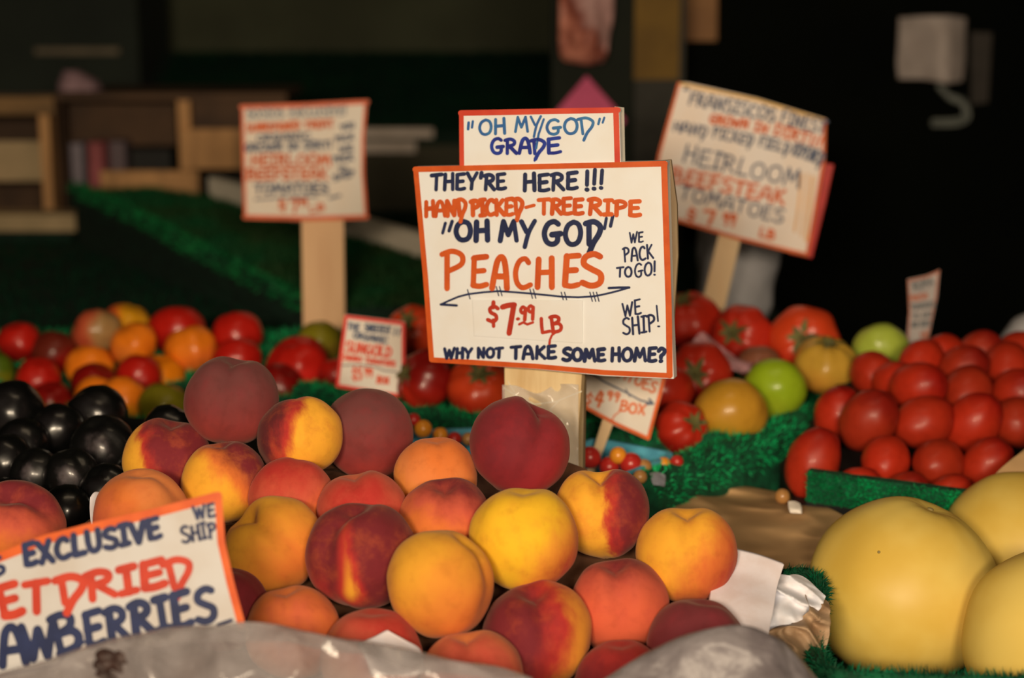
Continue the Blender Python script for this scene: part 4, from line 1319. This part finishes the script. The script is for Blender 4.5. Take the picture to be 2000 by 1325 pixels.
# ------------------------------------------------------------------ tilted heirloom sign on the right
s = Sign('price_sign', 1450, 330, 2.11, 8, 0, 'tilted white sign at the right for heirloom beefsteak tomatoes', 'sign', .868, loc_px=(1395, 600))
quad = [(1324,161), (1345,162), (1480,192), (1614,233), (1612,310), (1592,420), (1578,501), (1440,468), (1262,414), (1286,300)]
s.board('board', quad, 0, .006, M['paper_right'])
rb = s.board('backing_board', [(1560,310), (1629,322), (1612,400), (1586,505), (1540,495)], -.007, .005, plain('red_board', col(150, 26, 18, 2.1), .5))
rb['label'] = 'red backing board'
s.ink('border', [([(1326,164), (1480,196), (1611,236)], 6)], .0005, plain('ochre_ink', col(190, 136, 60, 2.1), .5))
s.ink('border', [([(1611,236), (1609,310), (1590,420), (1576,498)], 6), ([(1576,498), (1440,465), (1264,412)], 7), ([(1266,412), (1288,300), (1326,163)], 6)], .0006, M['orange_far'])
s.ink('lettering', write('"', (1334,182), (1342,184), 12, 4) + write("FRANSISCOS", (1345,203), (1512,237), 25, 4.6, 0) + write('FINEST', (1524,240), (1610,262), 26, 4.6, 0) +
      write('HANd', (1314,255), (1380,268), 20, 4.4) + write('PICKEd', (1391,268), (1470,284), 20, 4.4) + write('FIELd', (1482,285), (1540,300), 20, 4.4) + write('RIPENEd', (1546,301), (1604,322), 24, 4.4) +
      write('HEIRLOOM', (1333,316), (1560,367), 33, 4.8, .02) + write('TOMATOES', (1327,386), (1527,436), 26, 4.6, .02), .0006, M['navy_far'], label='faded navy lettering')
s.ink('lettering', write('GROWN', (1386,240), (1460,251), 17, 5) + write('IN', (1473,255), (1497,261), 17, 5) + write('DIRT!!!', (1511,262), (1602,288), 20, 5) +
      write('BEEFSTEAK', (1310,354), (1529,400), 28, 6.2, .02) + write('$', (1340,428), (1356,431), 22, 5.5) + write('7', (1373,436), (1392,440), 26, 7) + write('99', (1410,438), (1433,443), 22, 5.5) +
      write('LB', (1483,462), (1511,468), 17, 5), .0007, M['orange_far'], label='faded orange lettering')
s.ink('lettering', [([(1566,340), (1560,400), (1552,452)], 5), ([(1578,340), (1572,400), (1564,460)], 4), ([(1588,346), (1582,400), (1574,470)], 6)], .0006,
      plain('pale_orange_ink', col(212, 150, 88, 2.1), .5), label='pale orange vertical strokes')
s.stake(1413, 1458, 420, 1371, 1418, 592, -.0065, .010, M['wood_right'], .872)

# ------------------------------------------------------------------ small signs
s = Sign('price_sign', 722, 695, 1.885, 4, 0, 'small red bordered sign for cherry tomatoes in the left tomatoes', 'sign', .868, loc_px=(722, 770))
quad = [(673,615), (791,629), (791,778), (655,757)]
s.board('board', quad, 0, .003, M['paper_small'])
s.border(quad, 7, plain('small_red_border', col(206, 50, 36, 1.88), .5), .0005)
s.ink('lettering', write('THE', (679,643), (701,646), 12, 3.6) + write('SWEETEST', (712,646), (762,652), 13, 3.6) + write('!!', (768,654), (780,656), 13, 3.4) +
      write('ORGANIC', (690,660), (756,671), 11, 3.6), .0006, M['navy_far'], label='navy lettering')
s.ink('lettering', write('SUNGOLD', (675,687), (763,699), 20, 4.6) + write('CHERRY TOMATOES', (667,702), (771,716), 9, 3.4), .0006, plain('small_red_ink', col(208, 66, 38, 1.88), .5), label='red lettering')
s.ink('lettering', write('$5', (688,742), (706,742), 22, 4.4) + write('99', (712,736), (727,736), 16, 4) + write('BOX', (736,748), (759,750), 12, 4), .0006, plain('small_price_ink', col(208, 76, 42, 1.88), .5), label='red price')
s.ink('lettering', [([(668,714), (700,713), (730,716), (750,724), (776,727)], 3.2)], .0006, plain('small_line_ink', col(130, 110, 96, 1.88), .5), label='grey underline')
s.stake(712, 730, 740, 712, 730, 800, -.0035, .003, M['wood_far'], .872)

s = Sign('price_sign', 1220, 770, 1.705, -6, 0, 'small tilted white sign with orange border for cherry tomato boxes below the main sign', 'sign', .872, loc_px=(1180, 850))
quad = [(1160,648), (1311,688), (1296,760), (1268,861), (1200,832), (1120,786)]
s.board('board', quad, 0, .003, M['paper_small'])
s.border(quad, 7, plain('box_border_ink', col(216, 90, 34, 1.85), .5), .0005)
s.ink('lettering', write('TOMATOES', (1160,715), (1277,768), 22, 4) + write('$', (1140,788), (1152,792), 22, 4) + write('4', (1159,792), (1173,796), 30, 5.4) + write('99', (1184,779), (1206,786), 17, 4.4) +
      write('BOX', (1210,802), (1258,811), 19, 4.2) + [([(1212,803), (1200,812), (1196,820)], 2.6)], .0006, plain('box_ink', col(212, 96, 42, 1.85), .5), label='orange lettering')
s.ink('lettering', [([(1150,726), (1180,746), (1225,768), (1250,782), (1276,789)], 3.4), ([(1276,789), (1262,790)], 4), ([(1276,789), (1268,780)], 4), ([(1222,760), (1230,775)], 2.4)], .0006, M['navy_far'], label='dark arrow')
s.stake(1180, 1205, 810, 1166, 1188, 856, -.0035, .0025, M['wood_right'], .885)

s = Sign('price_sign', 1803, 600, 2.02, 12, 0, 'narrow white sign standing among the stacked plum tomatoes', 'sign', .868, loc_px=(1797, 690))
quad = [(1772,546), (1810,538), (1836,527), (1831,580), (1812,671), (1790,678), (1769,680), (1775,610)]
s.board('board', quad, 0, .002, plain('narrow_sign_paper', col(150, 128, 108, 2.02), .4, col(130, 112, 96, 2.02), 20, coat=.4))
s.ink('border', [([(1774,549), (1810,541), (1834,530)], 4), ([(1833,530), (1828,580), (1810,669)], 3), ([(1810,669), (1771,677)], 4), ([(1773,677), (1777,610), (1774,548)], 3)], .0005, plain('narrow_border_ink', col(150, 78, 50, 2.02), .5))
s.ink('lettering', write('ROMA', (1785,567), (1824,556), 14, 3.6) + write('TOMATOES', (1780,606), (1826,600), 11, 3) + write('TO EAT', (1782,624), (1822,619), 10, 3) + write('AND SAUCE', (1781,640), (1818,636), 10, 3), .0006, plain('narrow_ink', col(92, 84, 74, 2.02), .5), label='dark lettering')
s.ink('lettering', write('FRESH', (1778,590), (1812,582), 11, 3) + write('LB', (1800,662), (1812,660), 12, 3.4), .0006, plain('narrow_red_ink', col(150, 76, 46, 2.02), .5), label='red lettering')
s.stake(1790, 1802, 660, 1788, 1800, 700, -.0025, .003, M['wood_far'], .90)

# ------------------------------------------------------------------ things at the far end of the stall
gs = plain('grey_bag', col(140, 126, 112, 2.4), .55, col(120, 108, 96, 2.4), 12, bmp=.3)
def sack(name, px, y, zb, zt, prof, mat, label, cat, seed=0):
    vs, fs = [], []
    n, K = 24, 28
    base = on_y(px, 600, y)
    for i in range(n + 1):
        t_ = i / n
        z = zb + (zt - zb) * t_
        wx = float(np.interp(t_, [p[0] for p in prof], [p[1] for p in prof]))
        sh = float(np.interp(t_, [p[0] for p in prof], [p[3] for p in prof]))
        wy = float(np.interp(t_, [p[0] for p in prof], [p[2] for p in prof]))
        for j in range(K):
            a = 2 * math.pi * j / K
            c_, s_ = math.cos(a), math.sin(a)
            q = Vector((base.x + sh + wx * math.copysign(abs(c_) ** .8, c_), y + wy * s_, z))
            rr = 1 - 2 * abs(fbm((q.x * 1.0 + seed, q.y, q.z * .7), 16, 2))
            q += Vector((c_ * .004, s_ * .012, 0)) * rr
            vs.append(q)
    for i in range(n):
        for j in range(K):
            fs.append((i * K + j, i * K + (j + 1) % K, (i + 1) * K + (j + 1) % K, (i + 1) * K + j))
    fs += [tuple(range(K)), tuple(n * K + j for j in range(K))]
    o = fix_normals(mesh_obj(name, vs, fs, mat, None, (base.x, y, zb), sm=True))
    return tag(o, label, cat)
sack('plastic_sack', 1437, 2.42, .906, 1.10, [(0, .050, .035, -.005), (.4, .055, .035, 0), (.7, .060, .03, .004), (1, .066, .012, .008)], gs,
     'grey plastic sack standing behind the tilted heirloom sign stake', 'sack')
sack('plastic_sack', 2032, 2.12, .869, .985, [(0, .04, .03, 0), (.6, .048, .035, 0), (.9, .03, .025, 0), (1, .01, .01, 0)], gs,
     'pale grey bundle at the right edge behind the plum tomatoes', 'sack', 3)

# back table with dark turf
TZ = .905
t = thing('turf_table', (-.2, 3.1, 0), 'rear table covered in dark green turf behind the stall', 'table')
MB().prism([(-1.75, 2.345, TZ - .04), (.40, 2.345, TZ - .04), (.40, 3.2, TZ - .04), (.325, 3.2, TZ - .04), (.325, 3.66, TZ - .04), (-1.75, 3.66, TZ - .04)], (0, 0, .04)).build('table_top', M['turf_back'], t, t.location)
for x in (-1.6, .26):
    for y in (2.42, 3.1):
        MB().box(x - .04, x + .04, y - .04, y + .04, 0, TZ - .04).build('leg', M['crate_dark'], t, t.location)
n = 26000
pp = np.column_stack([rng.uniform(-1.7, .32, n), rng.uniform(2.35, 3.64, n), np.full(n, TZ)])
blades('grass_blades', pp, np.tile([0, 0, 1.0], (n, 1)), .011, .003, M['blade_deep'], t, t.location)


def on_slope(px, py):
    """point of the sloping turf platform, which rises towards the back"""
    r_ = ray(px, py)
    y = max(2.35, .659 / (-r_.z / r_.y + .086))
    p_ = on_y(px, py, y)
    p_.z = .741 + .086 * y
    return p_


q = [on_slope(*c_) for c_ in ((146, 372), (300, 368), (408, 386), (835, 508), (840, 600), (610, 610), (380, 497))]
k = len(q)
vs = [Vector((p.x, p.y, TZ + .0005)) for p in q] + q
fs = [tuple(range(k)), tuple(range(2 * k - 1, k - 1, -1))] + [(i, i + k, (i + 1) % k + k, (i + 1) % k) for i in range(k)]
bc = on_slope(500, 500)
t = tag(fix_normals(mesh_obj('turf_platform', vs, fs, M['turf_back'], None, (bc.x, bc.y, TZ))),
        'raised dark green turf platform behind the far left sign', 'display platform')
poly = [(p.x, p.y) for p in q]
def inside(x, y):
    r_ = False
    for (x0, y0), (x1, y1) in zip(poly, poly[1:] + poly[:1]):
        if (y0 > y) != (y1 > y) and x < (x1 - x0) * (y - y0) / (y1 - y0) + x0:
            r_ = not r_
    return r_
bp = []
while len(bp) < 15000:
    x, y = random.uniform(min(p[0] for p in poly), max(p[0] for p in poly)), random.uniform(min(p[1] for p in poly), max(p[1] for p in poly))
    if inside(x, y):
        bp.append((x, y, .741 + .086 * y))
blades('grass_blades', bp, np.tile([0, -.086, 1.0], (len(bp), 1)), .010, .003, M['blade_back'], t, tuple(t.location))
up = Vector((0, 0, .004))
turf_strip('turf_edging', [on_slope(146, 376) + up, on_slope(260, 428) + up, on_slope(380, 494) + up, on_slope(500, 556) + up, on_slope(604, 608) + up], .012, M['turf_back'],
           plain('bright_turf_blade', col(14, 84, 34, 2.6), .6, col(8, 60, 26, 2.6), 10, spec=.2), 40000, .011, .003, .03, 'bright green turf edge running diagonally behind the left tomatoes', 'turf edging')
a, b = on_slope(404, 385), on_slope(842, 511)
w_ = (b - a); w_.z = 0; w_.normalize(); s_ = Vector((-w_.y, w_.x, 0))
sh = s_ * .004
tag(MB().prism([Vector((a.x, a.y, TZ + .001)) + sh, Vector((b.x, b.y, TZ + .001)) + sh, b + Vector((0, 0, .036)) + sh, a + Vector((0, 0, .036)) + sh], s_ * .02).build('board', M['white_board'], org=tuple(((a + b) / 2).xy) + (TZ,)),
    'whitish board standing along the back of the raised turf platform', 'board')

# crates at the far left
Y0 = 3.30
zt = .9055
def crate_base(o, z): return o
c = thing('wooden_crate', on_y(20, 445, Y0), 'open wooden crate at the far left edge with a pale middle board', 'crate')
c.location.z = zt
MB().pxbox(74, 200, 108, 459.6, Y0, .05).build('corner_post', M['crate_tan'], c, c.location)
MB().pxbox(-230, 200, -200, 459.6, Y0, .05).build('corner_post', M['crate_tan'], c, c.location)
MB().pxbox(-228, 190, 106, 224, Y0 - .012, .012).build('slat', M['crate'], c, c.location)
MB().pxbox(-228, 276, 92, 354, Y0 + .012, .012).build('slat', M['pale_board'], c, c.location)
bk = on_y(-200, 200, Y0); bk2 = on_y(100, 200, Y0)
MB().box(bk.x, bk2.x, Y0 + .24, Y0 + .252, zt, bk.z).build('back_panel', M['crate_dark'], c, c.location)
MB().pxbox(-228, 200, -214, 459.6, Y0 + .05, .2).build('side_panel', M['crate_dark'], c, c.location)
MB().pxbox(96, 200, 106, 459.6, Y0 + .05, .2).build('side_panel', M['crate_dark'], c, c.location)
z0, z1 = on_y(0, 419, Y0 - .10).z, on_y(0, 452, Y0 - .10).z
tag(MB().box(on_y(-240, 430, Y0 - .1).x, on_y(135, 430, Y0 - .1).x, Y0 - .09, Y0 - .035, zt, z1).build('support_block', M['turf_back'], org=tuple(on_y(-40, 465, Y0 - .06))),
    'dark block under the pale board at the far left', 'block')
tag(MB().box(on_y(-240, 430, Y0 - .1).x, on_y(147, 430, Y0 - .1).x, Y0 - .10, Y0 - .03, z1, z0).build('pale_board', M['pale_board'], org=tuple(on_y(-40, 445, Y0 - .06))),
    'pale board lying in front of the crate at the far left', 'board')
c = thing('wooden_crate', on_y(300, 430, Y0), 'dark wooden crate with tan boards behind the far left sign', 'crate')
c.location.z = zt
MB().pxbox(110, 182, 560, 196, Y0 - .006, .26).build('top_board', M['crate_dark'], c, c.location)
MB().pxbox(346, 196, 378, 400, Y0 + .002, .03).build('corner_post', M['crate_tan'], c, c.location)
MB().pxbox(376, 196, 560, 252, Y0 + .01, .02).build('slat', M['crate_dark'], c, c.location)
MB().pxbox(352, 252, 560, 330, Y0 - .012, .014).build('slat', M['crate_tan'], c, c.location)
MB().pxbox(196, 334, 392, 459.6, Y0 - .012, .014).build('slat', M['crate_tan'], c, c.location)
MB().pxbox(112, 196, 130, 459.6, Y0, .03).build('corner_post', M['crate_dark'], c, c.location)
MB().pxbox(130, 196, 346, 284, Y0 + .16, .012).build('slat', M['crate_dark'], c, c.location)
MB().pxbox(112, 196, 560, 459.6, Y0 + .24, .012).build('back_panel', M['dark_panel'], c, c.location)
pkz = on_y(150, 343, Y0 + .08)
def pack(px0, py0, px1, py1, yy, c_, lab):
    o = MB().pxbox(px0, py0, px1, 459.6, yy, .06).build('small_box', c_, org=tuple(on_y((px0 + px1) / 2, 459.6, yy)), bev=.002)
    return tag(o, lab, 'box', 'small boxes in the crate')
pack(136, 280, 170, 340, Y0 + .05, plain('grey_pack', col(74, 62, 58, 3.4), .6), 'greyish small box inside the dark crate')
pack(171, 278, 209, 340, Y0 + .04, plain('red_pack', col(92, 40, 36, 3.4), .6, col(74, 30, 26, 3.4), 12), 'reddish small box inside the dark crate')
pack(210, 276, 252, 292, Y0 + .10, plain('mauve_pack', col(58, 44, 40, 3.4), .6), 'dull mauve small box inside the dark crate behind the black one')
pack(254, 292, 340, 330, Y0 + .05, M['black'], 'black box inside the dark crate')
o = sack('pink_bundle', 182, Y0 + .09, on_y(182, 182, Y0 + .10).z, on_y(182, 138, Y0 + .09).z, [(0, .042, .03, 0), (.5, .038, .03, -.004), (1, .012, .012, -.02)],
         plain('pink_cloth', col(92, 66, 60, 3.4), .7), 'dull pink bundle lying on top of the dark crate', 'bundle', 5)

# tier shelf at the very back
t = thing('turf_shelf', (0, 4.3, 0), 'sloping dark green turf shelf against the back wall', 'shelf')
p0, p1 = on_y(262, 258, 3.95), on_y(1095, 258, 3.95)
zt2 = on_y(600, 102, 4.5).z
MB().prism([(p0.x, 3.95, p0.z), (p0.x - .04, 4.5, zt2), (p0.x - .04, 4.5, zt2 - .03), (p0.x, 3.95, p0.z - .03)], (p1.x - p0.x + .04, 0, 0)).build('turf_top', M['turf_back'], t, t.location)
n = 16000
u_ = rng.random(n)
pp = np.column_stack([rng.uniform(p0.x, p1.x, n), 3.95 + .55 * u_, p0.z + (zt2 - p0.z) * u_])
blades('grass_blades', pp, np.tile([0, -.4, .9], (n, 1)), .012, .0035, M['blade_deep'], t, t.location)
a, b = on_y(600, 251, 3.94), on_y(846, 268, 3.94)
MB().box(p0.x, b.x, 3.93, 3.95, b.z, a.z).build('front_slat', M['pale_slat'], t, t.location)
a, b = on_y(600, 276, 3.94), on_y(812, 297, 3.94)
MB().box(p0.x, b.x, 3.93, 3.95, b.z, a.z).build('front_slat', M['pale_slat'], t, t.location)
MB().box(p0.x, p1.x, 3.955, 3.97, 0, p0.z - .03).build('front_panel', plain('brown_panel', col(36, 30, 18, 3.95), .85, col(28, 23, 13, 3.95), 3), t, t.location)
MB().box(p0.x, p1.x, 4.47, 4.49, 0, zt2 - .035).build('back_panel', M['dark_panel'], t, t.location)
t = thing('dark_cabinet', (-1.9, 4.35, 0), 'dark cabinet in the upper left corner with a thin pale shelf edge', 'cabinet')
a, b = on_y(-400, 0, 4.3), on_y(266, 0, 4.3)
MB().box(a.x, b.x, 4.3, 4.7, 0, 2.2).build('body', plain('cabinet_dark', col(17, 18, 11, 4.3), .85, col(12, 13, 8, 4.3), 3), t, t.location)
MB().pxbox(68, 94, 232, 106, 4.27, .03).build('shelf_edge', plain('pale_edge', col(62, 50, 34, 4.3), .7), t, t.location)

# notices on the post and partition
def sheet(name, poly, y, mat, label, cat, th=.003, curl=.0):
    pts = [on_y(x, yy, y) for x, yy in poly]
    o = MB().prism(pts, (0, th, 0)).build(name, mat, org=tuple(sum(pts, Vector()) / len(pts)))
    return tag(o, label, cat)
o = patch('poster', [[(1094,-40,2.870), (1130,-40,2.860), (1165,-40,2.860), (1200,-40,2.870)], [(1092,20,2.895), (1130,15,2.870), (1160,20,2.875), (1198,30,2.895)],
           [(1091,70,2.905), (1128,65,2.880), (1158,60,2.875), (1190,72,2.900)], [(1094,110,2.915), (1128,112,2.895), (1158,112,2.890), (1186,108,2.910)], [(1106,124,2.920), (1132,126,2.915), (1156,126,2.915), (1178,124,2.920)]],
          skin('peachy_print', col(132, 76, 54, 3.0), col(90, 40, 26, 3.0), col(120, 84, 70, 3.0), (.7, 0, .4), .1, .3, amp=.8, nscale=2.2, rough=.5), .002, .012, 22, n=6, org=tuple(P(1140, 126, 2.985)), back=(0, 1, 0))
tag(o, 'crumpled peach coloured print hanging on the dark post', 'poster')
sheet('pink_notice', [(1146,148), (1222,235), (1146,330), (1074,232)], 2.996, plain('magenta_paper', col(140, 46, 64, 3.0), .6, col(126, 40, 56, 3.0), 10), 'magenta paper diamond on the dark post behind the main sign', 'notice')
sheet('yellow_notice', [(1231,-60), (1330,-60), (1326,155), (1234,156)], 3.016, plain('ochre_paper', col(76, 50, 8, 3.0), .7, col(66, 42, 6, 3.0), 12), 'ochre yellow notice hanging on the grey post at the top', 'notice')
sheet('brown_notice', [(1340,-60), (1402,-60), (1400,80), (1340,80)], 3.246, plain('tan_paper', col(94, 60, 30, 3.2), .7, col(84, 52, 26, 3.2), 9), 'orange brown notice right of the ochre one at the top', 'notice')
o = patch('white_towel', [[(1756,34,3.155), (1800,32,3.115), (1845,32,3.105), (1888,36,3.135)], [(1754,75,3.155), (1800,72,3.125), (1845,72,3.095), (1886,76,3.135)], [(1752,120,3.160), (1800,116,3.125), (1842,118,3.095), (1886,118,3.135)],
          [(1754,154,3.165), (1800,156,3.135), (1845,164,3.105), (1880,160,3.135)]], skin('grey_towel', col(112, 94, 78, 3.115), col(112, 94, 78, 3.115), col(46, 38, 20, 3.115), (-.75, -.1, -.65), .72, .25, amp=.1), .004, .006, 14, n=6, org=tuple(on_y(1820, 160, 3.245)), back=(0, 1, 0))
tag(o, 'greyish white square towel with a dark lower left corner hanging on the black partition', 'towel')
sheet('dim_strip', [(1896,62), (1938,64), (1930,200), (1896,205)], 3.246, plain('dim_strip', col(34, 27, 20, 3.2), .8), 'dim narrow strip of paper right of the white towel', 'paper')
o = MB()
tag(mesh_obj('metal_hook', *(lambda pts: (lambda r_: ([P(x + r_ * math.cos(a), y + r_ * math.sin(a), 3.30 - .14 - .01 * math.sin(2 * a)) for x, y in pts for a in [k * math.pi / 4 for k in range(8)]],
     [(i * 8 + k, i * 8 + (k + 1) % 8, (i + 1) * 8 + (k + 1) % 8, (i + 1) * 8 + k) for i in range(len(pts) - 1) for k in range(8)]))(9))(catmull([(1838,172), (1856,190), (1880,200), (1888,225), (1870,238), (1826,240)], 6)),
     plain('dull_metal', col(66, 62, 50, 3.2), .5), None, tuple(on_y(1860, 240, 3.22)), sm=True), 'dull grey curved metal hook below the white towel', 'hook')
